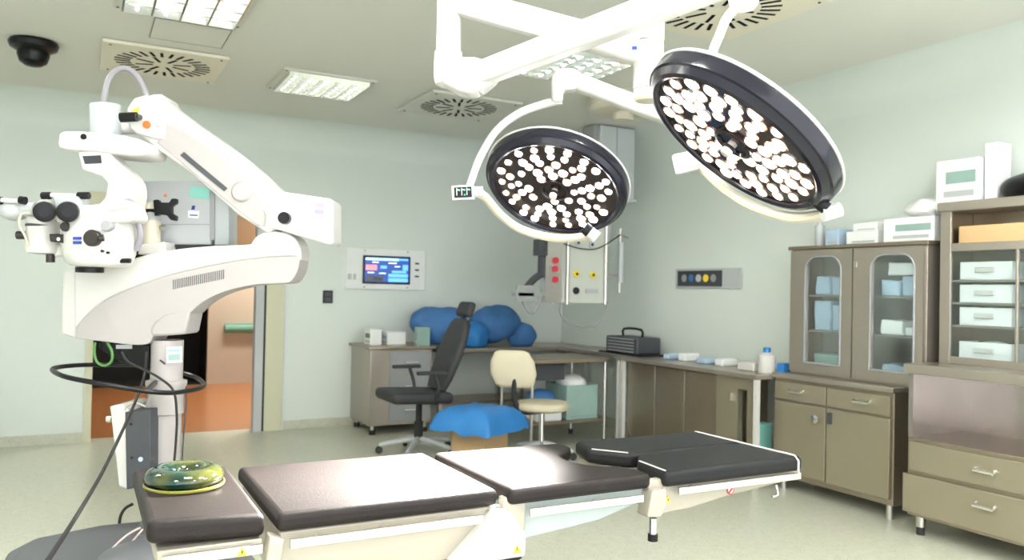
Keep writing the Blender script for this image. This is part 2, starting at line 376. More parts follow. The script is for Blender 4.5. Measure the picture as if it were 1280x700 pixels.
B().tube([(4.0, 6.43, 1.90), (4.2, 6.41, 1.86), (4.4, 6.42, 1.88), (4.66, 6.44, 2.02)], .006).build('cable', 'rubber', sh)
B().tube([(4.02, 6.5, 1.34), (4.03, 6.5, 1.22), (4.2, 6.48, 1.12), (4.45, 6.5, 1.14), (4.56, 6.5, 1.36)], .008).build('hose', 'grey', sh)
ivp = thing('infusion_pole', 'slim upright infusion pole at the right of the supply panel', 'pole', (4.70, 6.5, 1.5))
B().cyl((4.70, 6.50, 1.45), (4.70, 6.50, 2.09), .012, n=12).build('pole', 'steel', ivp)
B().cyl((4.70, 6.48, 1.55), (4.70, 6.48, 1.95), .03, n=16).build('bottle_sleeve', 'bluewhite', ivp)
B().tube([(4.60, 6.5, 2.0), (4.70, 6.5, 2.03), (4.80, 6.5, 2.0)], .008).box(4.50, 4.70, 6.49, 6.51, 1.60, 1.63).build('bracket', 'steel', ivp)
bk = thing('device_bracket', 'small grey device tray with dark clamp left of the supply panel', 'bracket', (3.6, 6.5, 1.4))
B().box(3.52, 3.80, 6.42, 6.56, 1.40, 1.43).box(3.50, 3.68, 6.42, 6.44, 1.35, 1.50).build('tray', 'grey', bk)
B().tube([(3.60, 6.48, 1.43), (3.70, 6.48, 1.55), (3.82, 6.5, 1.62)], .035).build('clamp', 'grey_dark', bk)
B().box(3.72, 3.82, 6.42, 6.52, 1.78, 1.93).box(3.76, 3.80, 6.46, 6.5, 1.60, 1.80).build('pressure_gauge', 'grey_dark', bk)
B().tube([(3.56, 6.45, 1.40), (3.62, 6.45, 1.28), (3.70, 6.45, 1.25), (3.78, 6.45, 1.40)], .012).build('loop', 'grey', bk)
# ================================================================ WALL CONTROL PANEL
wp = thing('control_panel', 'white wall control panel with a lit blue touch screen', 'control panel', (2.82, YB, 1.45))
px0, px1, pz0, pz1 = 2.42, 3.31, 1.43, 1.865
B().box(px0, px1, YB - .025, YB, pz0, pz1).build('face_plate', 'paper', wp, bev=.006)
scn = B().box(2.60, 3.13, YB - .036, YB - .024, 1.49, 1.79).build('screen_bezel', 'black', wp, bev=.004)
def sq(x0, x1, z0, z1, m, nm='display_area'):
    B().box(x0, x1, YB - .040, YB - .0355, z0, z1).build(nm, m, scn)
sq(2.62, 3.11, 1.51, 1.77, 'screen_navy', 'display')
def sq2(x0, x1, z0, z1, m): B().box(x0, x1, YB - .0425, YB - .0395, z0, z1).build('display_tile', m, scn)
sq2(2.625, 2.99, 1.740, 1.765, 'screen_cyan'); sq2(2.99, 3.10, 1.745, 1.765, 'screen_blue')
sq2(2.63, 2.75, 1.635, 1.69, 'screen_red'); sq2(2.63, 2.82, 1.515, 1.575, 'screen_grey'); sq2(2.88, 3.10, 1.515, 1.555, 'screen_blue')
sq2(2.88, 3.10, 1.565, 1.60, 'screen_blue'); sq2(2.92, 3.08, 1.61, 1.635, 'screen_blue'); sq2(3.04, 3.10, 1.64, 1.70, 'screen_blue'); sq2(2.79, 2.86, 1.655, 1.685, 'screen_blue')
for x0, x1, z in ((2.70, 2.77, 1.715), (2.88, 2.97, 1.71), (2.65, 2.72, 1.605), (2.78, 2.85, 1.60), (2.95, 3.01, 1.675)): sq2(x0, x1, z, z + .008, 'screen_white')
for z in (1.72, 1.65, 1.58): B().cyl((3.21, YB - .03, z), (3.21, YB - .02, z), .012, n=12).box(3.185, 3.235, YB - .028, YB - .024, z - .008, z + .008).build('button', 'grey_dark', wp)
B().box(2.44, 2.48, YB - .03, YB - .024, 1.53, 1.59).box(2.50, 2.53, YB - .03, YB - .024, 1.53, 1.59).build('speaker_grille', 'greylight', wp)
for x, z in ((2.62, 1.84), (3.10, 1.84), (2.62, 1.455), (3.10, 1.455)): B().cyl((x, YB - .028, z), (x, YB - .022, z), .007, n=8).build('screw', 'grey_dark', wp)
ss = thing('wall_socket', 'small black wall switch left of the blue touch screen', 'switch', (2.24, YB, 1.3))
B().box(2.19, 2.29, YB - .02, YB, 1.28, 1.41).build('plate', 'black', ss, bev=.005)
B().box(2.205, 2.275, YB - .026, YB - .018, 1.35, 1.395).box(2.205, 2.275, YB - .026, YB - .018, 1.295, 1.34).build('rocker', 'grey_dark', ss)
rp = thing('wall_socket_panel', 'dark recessed medical socket strip with grey cover on right wall', 'socket panel', (XR, 5.6, 1.5))
B().box(XR - .02, XR, 5.22, 6.10, 1.505, 1.69).build('plate', 'greylight', rp, bev=.005)
B().box(XR - .028, XR - .018, 5.46, 6.06, 1.525, 1.67).build('socket_strip', 'grey_dark', rp)
for i, mm in enumerate(('grey', 'blue', 'bluewhite', 'yellow', 'grey')): B().cyl((XR - .028, 5.96 - i * .10, 1.60), (XR - .036, 5.96 - i * .10, 1.60), .035, n=14).build('socket', mm, rp)
# ================================================================ CABINETS ALONG THE RIGHT WALL (fronts face -X)
def handle_x(p, x, y, z, w_=.11):
    B().tube([(x, y - w_ / 2, z), (x - .03, y - w_ / 2, z - .01), (x - .03, y + w_ / 2, z - .01), (x, y + w_ / 2, z)], .012, smooth=0).build('handle', 'chrome', p)
def cab_front(parent, name, x, y0, y1, z0, z1, hy=None, hz=None, m='steel_front'):
    o = B().box(x - .02, x, y0, y1, z0, z1).build(name, m, parent, bev=.004)
    if hy is not None: handle_x(o, x - .02, hy, hz)
    return o
# lower stainless base cabinet
XF = 4.66
c = thing('base_cabinet', 'low steel cabinet with two drawers and two doors under the glazed cupboard', 'cabinet', (4.88, 3.9, 0))
B().box(XF, XR - .01, 3.40, 4.41, .10, .835).build('body', 'steel_cab', c, bev=.004)
B().box(XF - .03, XR - .01, 3.39, 4.42, .835, .87).build('top', 'steel_light', c, bev=.004)
cab_front(c, 'drawer', XF, 3.93, 4.40, .68, .81, 4.18, .76); cab_front(c, 'drawer', XF, 3.42, 3.92, .68, .81, 3.62, .76)
d1 = cab_front(c, 'door', XF, 3.93, 4.40, .14, .665); d2 = cab_front(c, 'door', XF, 3.42, 3.92, .14, .665)
B().lathe((XF - .02, 3.985, .58), (-1, 0, 0), [(.012, 0), (.012, .02), (.032, .025), (.03, .045), (.001, .048)], 20).build('knob', 'chrome', d1)
B().box(XF - .035, XF - .02, 3.87, 3.90, .56, .64).build('lock', 'grey_dark', d2)
for y in (3.46, 4.36):
    for x in (XF + .05, XR - .08): B().cyl((x, y, 0), (x, y, .10), .022, n=14).build('leg', 'steel', c)
# glazed upper cupboard (hollow)
c = thing('glazed_cupboard', 'steel cupboard with two arched glass doors standing on the low cabinet', 'cabinet', (4.9, 3.8, .87))
xf = 4.76; y0, y1, z0, z1 = 3.25, 4.36, .87, 1.80
B().box(xf, XR - .01, y0, y0 + .025, z0, z1).box(xf, XR - .01, y1 - .025, y1, z0, z1).box(xf, XR - .01, y0 + .025, y1 - .025, z0, z0 + .04).box(xf, XR - .01, y0 + .025, y1 - .025, z1 - .04, z1).box(XR - .03, XR - .01, y0 + .025, y1 - .025, z0 + .04, z1 - .04).build('carcass', 'steel_light', c, bev=.003)
B().box(xf - .025, XR - .01, y0 - .02, y1 + .02, z1, z1 + .025).build('top', 'steel_cab', c, bev=.004)
for z in (1.19, 1.45): B().box(xf + .01, XR - .03, y0 + .025, y1 - .025, z, z + .012).build('shelf', 'steel_light', c)
def arched_door(parent, ya, yb, wy0, wy1):
    za, zb = z0 + .02, z1 - .01; wz0, wz1 = .97, 1.735; rr = .09
    # frame = outer rectangle minus rounded window, built as a ring loft
    def ring(x, a, b, c0, d, r, top_only=True):
        pts = []
        for cx, cz, s0 in ((b - r, d - r, 0), (a + r, d - r, 90), (a + .01, c0 + .01, 180), (b - .01, c0 + .01, 270)):
            q = r if s0 < 180 else .01
            for i in range(9):
                t = R(s0 + 90 * i / 8); pts.append(Vector((x, cx + q * math.cos(t), cz + q * math.sin(t))))
        return pts
    b = B(); rings = [ring(xf - .002, ya, yb, za, zb, .004), ring(xf - .025, ya, yb, za, zb, .004), ring(xf - .025, wy0, wy1, wz0, wz1, rr), ring(xf - .002, wy0, wy1, wz0, wz1, rr)]
    b.loft(rings + [rings[0]], False); bmesh.ops.remove_doubles(b.bm, verts=b.bm.verts, dist=1e-5)
    o = b.build('door', 'steel_light', parent)
    B().box(xf - .014, xf - .009, wy0 - .01, wy1 + .01, wz0 - .01, wz1 + .005).build('pane', 'glass', o)
    b = B()
    rg = spline(ring(xf - .028, wy0 - .008, wy1 + .008, wz0 - .008, wz1 + .008, rr + .008), 1, True)
    b.tube(rg, .007, n=6, smooth=0, closed=True); b.build('gasket', 'grey', o)
    return o
arched_door(c, 3.80, 4.35, 3.90, 4.20)
dd = arched_door(c, 3.26, 3.79, 3.33, 3.64)
B().box(xf - .035, xf - .025, 3.76, 3.78, 1.66, 1.70).build('lock', 'steel', dd)
def packs(name, label, group, spots, m):
    """spots: (x0,x1,y0,y1,z0,z1)"""
    out = []
    for qi, (a, b_, c0, d, e, f) in enumerate(spots):
        o = B().box(a, b_, c0, d, e, f)
        bmesh.ops.subdivide_edges(o.bm, edges=o.bm.edges, cuts=3, use_grid_fill=True)
        for v in o.bm.verts: v.co += Vector([(noise.noise(v.co * 14 + Vector((k * 9, 0, 0)))) * .012 for k in range(3)]) - Vector((0, 0, .0)) if v.co.z > e + .005 else Vector((0, 0, 0))
        ob = o.build(name, m, None, bev=.008); tag(ob, label + (('', '')if len(spots) == 1 else (', left of the pair', ', right of the pair'))[qi if len(spots) > 1 else 0], 'supplies', group); out.append(ob)
    return out
xs = (4.82, 5.02)
packs('sterile_pack', 'white wrapped pack on the upper shelf behind the left arched glass', 'packs on the left upper shelf', [(*xs, 4.06, 4.19, 1.464, 1.60), (*xs, 3.92, 4.04, 1.464, 1.59)], 'blue_pale')
packs('supply_carton', 'tall pale blue carton mid height behind left arched glass', 'cartons on the left middle shelf', [(*xs, 4.05, 4.19, 1.204, 1.42), (*xs, 3.92, 4.03, 1.204, 1.39)], 'blue_pale')
packs('folded_drape', 'pale blue folded drape on the floor of the left glass compartment', 'drapes at left bottom', [(*xs, 3.91, 4.19, .912, 1.03)], 'mint')
packs('sterile_pack', 'white wrapped pack on the upper shelf behind the right arched glass', 'packs on the right upper shelf', [(*xs, 3.49, 3.63, 1.464, 1.57), (*xs, 3.33, 3.47, 1.464, 1.60)], 'blue_pale')
packs('cloth_roll', 'crumpled white cloth stacked highest behind the right arched glass', 'cloth heap', [(4.84, 5.0, 3.36, 3.60, 1.605, 1.69)], 'paper')
packs('folded_drape', 'white folded drape on the middle shelf behind the right arched glass', 'drapes on the right middle shelf', [(*xs, 3.46, 3.63, 1.204, 1.30), (*xs, 3.32, 3.44, 1.204, 1.26)], 'paper')
packs('folded_drape', 'pale blue folded drape on the floor of the right glass compartment', 'drapes at right bottom', [(*xs, 3.32, 3.62, .912, 1.0)], 'blue_pale')
# cartons on the cupboard top
def carton(name, x0, x1, y0_, y1_, z0_, z1_, label, m='paper', band='mint', cat='box'):
    t = thing(name, label, cat, ((x0 + x1) / 2, (y0_ + y1_) / 2, z0_))
    B().box(x0, x1, y0_, y1_, z0_, z1_).build('body', m, t, bev=.006)
    if band: B().box(x0 - .003, x0, y0_ + .06 * (y1_ - y0_), y1_ - .25 * (y1_ - y0_), z0_ + .45 * (z1_ - z0_), z0_ + .72 * (z1_ - z0_)).build('printed_band', band, t)
    B().box(x0 - .002, x0, y0_ + .1 * (y1_ - y0_), y1_ - .2 * (y1_ - y0_), z0_ + .15 * (z1_ - z0_), z0_ + .28 * (z1_ - z0_)).build('printed_line', 'greylight', t)
    return t
carton('supply_box', 4.82, 5.06, 3.25, 3.62, 1.825, 1.99, 'white carton with mint print at the right end of the cupboard top')
carton('supply_box', 4.84, 5.06, 3.68, 3.94, 1.825, 1.92, 'low white carton in the middle of the cupboard top', band=None)
carton('supply_box', 4.86, 5.04, 3.70, 3.90, 1.92, 1.98, 'small white carton stacked on the low white carton', band=None)
carton('supply_box', 4.86, 5.04, 4.02, 4.14, 1.825, 1.95, 'small blue grey carton left on the cupboard top', m='blue_pale', band=None)
tag(B().cyl((4.93, 4.25, 1.825), (4.93, 4.25, 1.99), .035).cyl((4.93, 4.25, 1.99), (4.93, 4.25, 2.01), .02).build('plastic_bottle', 'bluewhite'), 'pale plastic bottle at the far left end of the cupboard top', 'bottle')
b = B().ball((4.93, 3.36, 2.045), .1, 1.0, 1.7, .6, 4)
for v in b.bm.verts:
    k = noise.noise(v.co * 16) * .03; v.co += Vector((k, k * .7, abs(k) * 1.1)); v.co.z = max(v.co.z, 1.992)
tag(b.build('plastic_bag', 'paper'), 'crumpled clear plastic bag heaped on the mint printed carton', 'bag')
# big cabinet cut by the right edge
ya, yb = 1.9, 3.20
c = thing('instrument_cabinet', 'big steel base cabinet with open shelf and wide drawers at right edge', 'cabinet', (4.9, 2.6, 0))
B().box(4.52, XR - .01, ya, yb, .12, .60).build('body', 'steel_cab', c, bev=.004)
B().box(4.52, XR - .01, ya, ya + .03, .60, .99).box(4.52, XR - .01, yb - .03, yb, .60, .99).box(XR - .03, XR - .01, ya + .03, yb - .03, .60, .99).build('open_shelf_sides', 'steel_inner', c)
B().box(4.49, XR - .01, ya, yb + .02, .99, 1.05).build('top', 'steel_light', c, bev=.006)
cab_front(c, 'drawer', 4.52, ya + .02, yb - .02, .40, .575, 2.70, .50); cab_front(c, 'drawer', 4.52, ya + .02, yb + .02, .14, .375, 2.70, .30)
for y in (yb - .05, ya + .06):
    for x in (4.58, 5.04):
        lg = B().cyl((x, y, .05), (x, y, .12), .028, n=16).build('leg', 'steel', c); B().cyl((x, y, 0), (x, y, .05), .024, n=16).build('rubber_foot', 'rubber', lg)
c = thing('display_cabinet', 'tall steel cabinet with inner glass drawers standing on the big base', 'cabinet', (4.92, 2.5, 1.05))
yc, yd = 1.95, 3.18; xg = 4.80
B().box(xg, XR - .01, yc, yc + .03, 1.05, 2.05).box(xg, XR - .01, yd - .03, yd, 1.05, 2.05).box(XR - .03, XR - .01, yc + .03, yd - .03, 1.05, 2.05).box(xg, XR - .01, yc + .03, yd - .03, 1.05, 1.08).box(xg, XR - .01, yc + .03, yd - .03, 1.76, 1.79).build('carcass', 'steel_cab', c, bev=.003)
B().box(xg - .03, XR - .01, yc - .02, yd + .02, 2.0, 2.06).build('top', 'steel_light', c, bev=.006)
B().box(xg - .02, xg, yd - .07, yd, 1.05, 2.0).box(xg - .02, xg, yc, yd - .07, 1.05, 1.095).box(xg - .02, xg, yc, yd - .07, 1.75, 1.80).box(xg - .02, xg, 2.70, 2.715, 1.095, 1.75).build('front_frame', 'steel_light', c, bev=.003)
B().box(xg - .012, xg - .006, yc, yd - .06, 1.09, 1.76).build('pane', 'glass', c)
for z in (1.28, 1.42, 1.56): B().box(xg + .01, XR - .03, yc + .03, yd - .03, z, z + .012).build('shelf', 'steel_light', c)
tag(B().box(4.84, 5.02, 2.45, 3.10, 1.792, 1.91).build('carton', 'tan', None, bev=.006), 'tan cardboard carton in the top bay of the tall cabinet', 'box')
for k, z in enumerate((1.082, 1.294, 1.434, 1.574)):
    nm = ('bottom', 'second lowest', 'second highest', 'top')[k]
    for j, (y0_, y1_) in enumerate(((2.76, 3.08), (2.34, 2.66))):
        t = thing('glass_drawer', f'clear bin with a white pull, {nm} row of the tall cabinet, {("left", "right")[j]} stack', 'drawer', (4.9, (y0_ + y1_) / 2, z))
        hh = .11
        B().box(4.83, 5.02, y0_, y1_, z, z + .008).box(4.83, 4.838, y0_, y1_, z + .008, z + hh).box(4.838, 5.02, y0_, y0_ + .008, z + .008, z + hh).box(4.838, 5.02, y1_ - .008, y1_, z + .008, z + hh).build('tray', 'paper', t, bev=.002)
        B().box(4.812, 4.83, (y0_ + y1_) / 2 - .06, (y0_ + y1_) / 2 + .06, z + .045, z + .075).build('pull', 'white_matt', t, bev=.005)
        B().ball((4.93, (y0_ + y1_) / 2, z + .07), .05, 1.2, 2.4, .95, 3).build('contents', 'paper' if k < 3 else 'mint', t)
cb = carton('glove_box', 4.86, 5.06, 2.99, 3.27, 2.06, 2.34, 'white carton with mint print on top of the tall cabinet')
for ob in list(cb.children): pass
tag(B().box(4.90, 5.05, 2.90, 2.975, 2.06, 2.42).build('paper_stack', 'paper', None, bev=.004), 'upright white folder beside the mint printed carton on tall cabinet', 'folder')
b = B().ball((4.93, 2.55, 2.12), .17, .8, 1.95, .75, 4)
for v in b.bm.verts:
    k = noise.noise(v.co * 5) * .05; v.co += Vector((k, k, k)); v.co.z = max(v.co.z, 2.062)
tag(b.build('black_bag', 'black'), 'soft black bag lying on the tall cabinet at the right edge', 'bag')
# ---------------- counter run along the right wall
c = thing('steel_counter', 'long stainless counter along the right wall with closed fronts', 'counter', (4.8, 5.4, 0))
B().box(4.47, XR - .01, 4.50, 6.22, .815, .85).box(4.60, XR - .01, 6.22, 7.48, .815, .85).build('worktop', 'steel_light', c, bev=.005)
B().box(4.55, XR - .01, 4.90, 6.10, .10, .815).build('body', 'steel_cab', c, bev=.004)
for i in range(3):
    cab_front(c, 'door', 4.55, 5.70 - .40 * i, 6.09 - .40 * i, .13, .80, m='steel_cab')
B().box(4.52, 4.57, 4.66, 4.90, .10, .815).box(4.52, 4.57, 4.50, 4.56, .10, .815).box(4.52, 4.57, 4.56, 4.66, .72, .815).box(4.57, XR - .01, 4.56, 4.90, .10, .13).build('open_bay', 'steel_front', c)
B().box(4.505, 4.52, 4.70, 4.73, .62, .68).build('latch', 'chrome', c)
for y in (6.19, 6.13, 4.44): B().box(4.48, 4.515, y - .018, y + .018, 0, .815).build('leg', 'white_matt', c)
B().box(4.47, XR - .01, 4.425, 4.50, .815, .85).build('end_ledge', 'steel_light', c)
B().box(4.54, 5.08, 4.90, 4.96, 0.02, .10).box(4.54, 5.08, 6.04, 6.10, 0.0, .10).box(4.54, 5.08, 4.56, 4.60, 0, .10).build('plinth', 'grey_dark', c)
carton('green_carton', 4.62, 4.80, 4.57, 4.66, .13, .45, 'teal and navy carton inside the narrow open bay of the counter', m='teal', band='blue', cat='box')
# things on the counter
t = thing('spray_bottle', 'white cleaning bottle with blue cap on the counter end', 'bottle', (4.72, 4.50, .85))
B().lathe((4.72, 4.56, .85), (0, 0, 1), [(.065, 0), (.068, .01), (.068, .13), (.04, .155), (.022, .16)], 24).build('body', 'white_matt', t)
B().lathe((4.72, 4.56, 1.005), (0, 0, 1), [(.028, 0), (.028, .04), (.001, .042)], 16).build('cap', 'blue_bright', t)
tag(B().box(4.66, 4.90, 4.64, 4.82, .85, .92).build('tissue_box', 'white_matt', None, bev=.01), 'low white tissue box on the counter beside the cleaning bottle', 'box')
tag(B().box(4.75, 4.86, 4.42, 4.49, .85, .93).build('blue_box', 'blue_bright', None, bev=.008), 'small blue box at the very end of the counter', 'box')
for i, (y, w2, h) in enumerate(((5.05, .10, .06), (5.26, .12, .05), (5.52, .10, .07), (5.75, .08, .05))):
    tag(B().box(4.72, 4.90, y, y + w2, .85, .85 + h).build('supply_pouch', 'paper' if i % 2 == 0 else 'blue_pale', None, bev=.015),
        ('white pouch nearest the tissue box on the long counter', 'pale blue pouch second from the tissue box on the counter', 'white taller pouch in the middle of the long counter', 'pale blue small pouch nearest the black radio')[i], 'supplies')
t = thing('portable_radio', 'black boxy portable machine with carry handle on the counter', 'machine', (4.8, 6.15, .85))
B().box(4.66, 4.95, 6.14, 6.66, .86, 1.02).build('body', 'grey_dark', t, bev=.02)
for i in range(5): B().box(4.65, 4.66, 6.19, 6.61, .875 + i * .03, .887 + i * .03).build('vent_slat', 'grey', t)
B().tube([(4.80, 6.25, 1.01), (4.80, 6.26, 1.09), (4.80, 6.54, 1.09), (4.80, 6.55, 1.01)], .012, smooth=3).build('handle', 'black', t)
B().box(4.62, 4.98, 6.02, 6.72, .85, .862).build('base_plate', 'black', t)
# side table in front of the corner
c = thing('side_table', 'low steel trolley table with dark shelf left of the long counter', 'table', (4.0, 6.6, 0))
B().box(3.60, 4.46, 6.30, 6.95, .785, .82).build('table_top', 'steel_cab', c, bev=.005)
B().box(3.62, 4.44, 6.33, 6.93, .22, .24).build('shelf', 'steel_cab', c)
B().box(3.66, 4.02, 6.40, 6.90, .62, .785).build('drawer_box', 'grey_dark', c, bev=.004)
for x in (3.63, 4.43):
    for y in (6.33, 6.92):
        lg = B().cyl((x, y, .05), (x, y, .785), .016, n=12).build('leg', 'steel', c); B().cyl((x, y, 0.0), (x, y, .05), .024, n=12).build('foot', 'rubber', lg)
t = thing('plastic_crate', 'translucent mint bin of white wraps under the steel side table', 'bin', (4.2, 6.6, .24))
B().box(4.05, 4.40, 6.40, 6.80, .24, .27).box(4.05, 4.07, 6.40, 6.80, .27, .56).box(4.38, 4.40, 6.40, 6.80, .27, .56).box(4.07, 4.38, 6.40, 6.42, .27, .56).box(4.07, 4.38, 6.78, 6.80, .27, .56).build('tub', 'mint', t, bev=.005)
B().ball((4.22, 6.6, .56), .13, 1.1, 1.3, .7, 3).build('contents', 'paper', t)
tag(B().box(3.70, 3.98, 6.36, 6.70, .24, .36).build('linen_stack', 'paper', None, bev=.02), 'white folded linen on the lower shelf of the side table', 'linen')
b = B().ball((3.85, 6.55, .44), .12, 1.2, 1.2, .7, 3); tag(b.build('blue_bundle', 'blue'), 'dark blue cloth bundle on the white folded linen', 'cloth')
# work bench along the back wall
c = thing('back_cabinet', 'grey steel cabinet by the wall below the touch screen', 'cabinet', (2.8, 7.85, 0))
B().box(2.50, 3.15, 7.55, YB - .02, .09, .84).build('body', 'steel_light', c, bev=.006)
B().box(2.47, 3.18, 7.52, YB - .02, .84, .87).build('worktop', 'steel_cab', c, bev=.006)
for i in range(3):
    o = B().box(2.70, 3.12, 7.53, 7.55, .13 + .235 * i, .35 + .235 * i).build('drawer', 'grey', c, bev=.004)
    B().tube([(2.85, 7.53, .24 + .235 * i), (2.85, 7.505, .24 + .235 * i), (2.98, 7.505, .24 + .235 * i), (2.98, 7.53, .24 + .235 * i)], .008, smooth=0).build('handle', 'chrome', o)
for x in (2.55, 3.10):
    for y in (7.60, 8.10):
        lg = B().cyl((x, y, .045), (x, y, .09), .02, n=12).build('leg', 'steel', c); B().cyl((x, y, 0), (x, y, .045), .032, n=14).build('rubber_foot', 'rubber', lg)
c = thing('work_bench', 'steel bench against the back wall carrying the blue bundles', 'bench', (4.0, 7.85, 0))
B().box(3.20, XR - .02, 7.50, YB - .02, .80, .84).build('worktop', 'steel_light', c, bev=.005)
for x in (3.25, 4.2, 5.0):
    for y in (7.56, 8.1): B().box(x - .02, x + .02, y - .02, y + .02, 0, .80).build('leg', 'steel', c)
B().box(3.25, 5.0, 7.6, 8.1, .25, .28).build('shelf', 'steel_cab', c)
# small boxes on the cabinet
carton('supply_box', 2.56, 2.68, 7.75, 7.95, .87, 1.03, 'white box with green side at the left of the back cabinet', band='green')
carton('supply_box', 2.74, 2.94, 7.75, 7.95, .87, 1.00, 'white box with grey lines right of the green sided box', band='blue_pale')
carton('glove_box', 2.98, 3.12, 7.54, 7.62, .87, 1.06, 'mint carton on the back cabinet beside the blue bundles', m='mint', band=None)
def bundle(name, c_, r, s_, label, m='blue', seed=0, zf=None):
    b = B().ball(c_, r, *s_, 4)
    for v in b.bm.verts:
        d = noise.noise(v.co * 3.2 + Vector((seed, 0, 0))) * .10 + noise.noise(v.co * 11 + Vector((seed, 3, 0))) * .022
        v.co += (v.co - Vector(c_)).normalized() * d
        if zf is not None: v.co.z = max(v.co.z, zf)
    return tag(b.build(name, m), label, 'cloth bundle')
bundle('linen_bundle', (3.28, 7.78, 1.06), .22, (1.35, .9, .95), 'big dark blue linen bundle left on the back bench', seed=2, zf=.873)
bundle('linen_bundle', (3.99, 7.84, 1.08), .21, (1.3, .9, .95), 'blue linen bundle on the right end of the back bench', seed=6, zf=.842)
bundle('linen_bundle', (4.32, 7.80, .97), .15, (1.1, .9, .9), 'smaller blue bundle slumped at the right of the big ones', seed=9, zf=.842)
bundle('linen_bundle', (3.63, 7.66, .95), .12, (1.3, .9, .8), 'bright blue flat bundle lying low between the two big bundles', 'blue_bright', seed=4, zf=.842)
# ---------------- chairs
def star_base(p, x, y, m='chrome', r=.30, a0=.3):
    for i in range(5):
        a = a0 + i * 2 * PI / 5; e = Vector((x + r * math.cos(a), y + r * math.sin(a), .075))
        o = B().tube([(x, y, .13), (x + r * .5 * math.cos(a), y + r * .5 * math.sin(a), .11), e], [.028, .018], smooth=3).build('spoke', m, p)
        B().cyl(e + Vector((-.012 * math.sin(a), .012 * math.cos(a), -.042)), e + Vector((.012 * math.sin(a), -.012 * math.cos(a), -.042)), .033, n=16).build('castor', 'rubber', o)
def cushion(parent, name, c_, ax, ay, az, m, bev=.04):
    return B().obox(Vector(c_), ax, ay, az).build(name, m, parent, bev=bev, seg=4)
x, y = 2.64, 6.60
t = thing('office_chair', 'black high backed office chair with headrest turned side on', 'chair', (x, y, 0))
star_base(t, x, y, 'greylight', .34); B().cyl((x, y, .10), (x, y, .46), .028).cyl((x, y, .12), (x, y, .28), .04).build('gas_column', 'rubber', t)
cushion(t, 'seat', (x - .05, y, .51), Vector((.28, 0, -.01)), Vector((0, .25, 0)), Vector((0, 0, .05)), 'chair_black')
dv = Vector((.36, 0, .93)).normalized(); nv = Vector((-.93, 0, .36)).normalized()
b = B(); rings = []
for s_, hw, th in ((0, .17, .035), (.12, .21, .045), (.32, .23, .05), (.5, .21, .045), (.62, .17, .04), (.66, .13, .03)):
    o_ = Vector((x + .16, y, .56)) + dv * s_
    rings.append([o_ + Vector((0, hw * math.copysign(abs(math.cos(k)) ** .5, math.cos(k)), 0)) + nv * th * math.copysign(abs(math.sin(k)) ** .6, math.sin(k)) for k in [2 * PI * i / 24 for i in range(24)]])
b.loft(rings).build('backrest', 'chair_black', t, ang=60)
hc = Vector((x + .16, y, .56)) + dv * .76
cushion(t, 'headrest', hc, Vector((0, .13, 0)), nv * .035, dv * .07, 'chair_black', .03)
B().cyl(Vector((x + .16, y, .56)) + dv * .6, hc, .018).build('headrest_stem', 'rubber', t)
for sy in (-1, 1):
    B().tube([(x + .05, y + sy * .24, .50), (x + .06, y + sy * .30, .60), (x + .02, y + sy * .30, .72)], .016, smooth=3).box(x - .14, x + .12, y + sy * .30 - .03, y + sy * .30 + .03, .72, .75).build('armrest', 'chair_black', t, bev=.008)
B().tube([(x, y, .45), (x + .16, y, .46), (x + .22, y, .58)], .025).build('back_bracket', 'rubber', t)
x, y = 3.53, 5.98
t = thing('office_chair', 'cream swivel chair with rounded back turned to the right', 'chair', (x, y, 0))
star_base(t, x, y, 'greylight', .28, .6); B().cyl((x, y, .10), (x, y, .43), .025).build('gas_column', 'chrome', t)
B().lathe((x, y, .42), (0, 0, 1), [(.05, 0), (.20, .0), (.235, .02), (.24, .045), (.22, .07), (.10, .08), (.001, .08)], 36).build('seat', 'chair_cream', t)
b = B(); rings = []; dv = Vector((-.12, 0, 1)).normalized(); nv = Vector((.60, .80, .0)).normalized()
for s_, hw, th in ((0, .13, .02), (.03, .17, .035), (.12, .20, .045), (.22, .19, .04), (.30, .15, .03), (.32, .11, .018)):
    o_ = Vector((x - .25, y + .04, .62)) + dv * s_
    rings.append([o_ + Vector((.80, -.60, 0)) * hw * math.copysign(abs(math.cos(k)) ** .6, math.cos(k)) + nv * th * math.sin(k) for k in [2 * PI * i / 24 for i in range(24)]])
b.loft(rings).build('backrest', 'chair_cream', t, ang=60)
B().tube([(x, y, .41), (x - .2, y, .42), (x - .27, y + .01, .55), (x - .26, y + .02, .72)], .022).build('back_bracket', 'rubber', t)
# cardboard box with blue liner
bxx, bxy = 2.80, 5.70; RB = Matrix.Translation((bxx, bxy, 0)) @ Matrix.Rotation(R(28), 4, 'Z')
t = thing('lined_carton', 'cardboard box draped with a bright blue sheet on the floor', 'box', (bxx, bxy, 0))
B().box(-.16, .16, -.16, .16, 0.0, .50, RB).build('carton', 'cardboard', t, bev=.004)
b = B(); N = 24; g = []
for i in range(N + 1):
    row = []
    for j in range(N + 1):
        px_ = (i / N - .5) * .74; py_ = (j / N - .5) * .74
        ox = max(0, abs(px_) - .17); oy = max(0, abs(py_) - .17); o_ = max(ox, oy)
        zz = .53 + .03 * noise.noise(Vector((px_ * 6, py_ * 6, 1))) - o_ * .9
        k_ = 1 - o_ * 1.6
        row.append(b.bm.verts.new(RB @ Vector((px_ * k_ + math.copysign(.035 * min(1, o_ * 20), px_) * (ox > 0), py_ * k_ + math.copysign(.035 * min(1, o_ * 20), py_) * (oy > 0), zz))))
    g.append(row)
for i in range(N):
    for j in range(N): b.bm.faces.new((g[i][j], g[i + 1][j], g[i + 1][j + 1], g[i][j + 1]))
b.build('blue_sheet', 'blue_bright', t, ang=80)
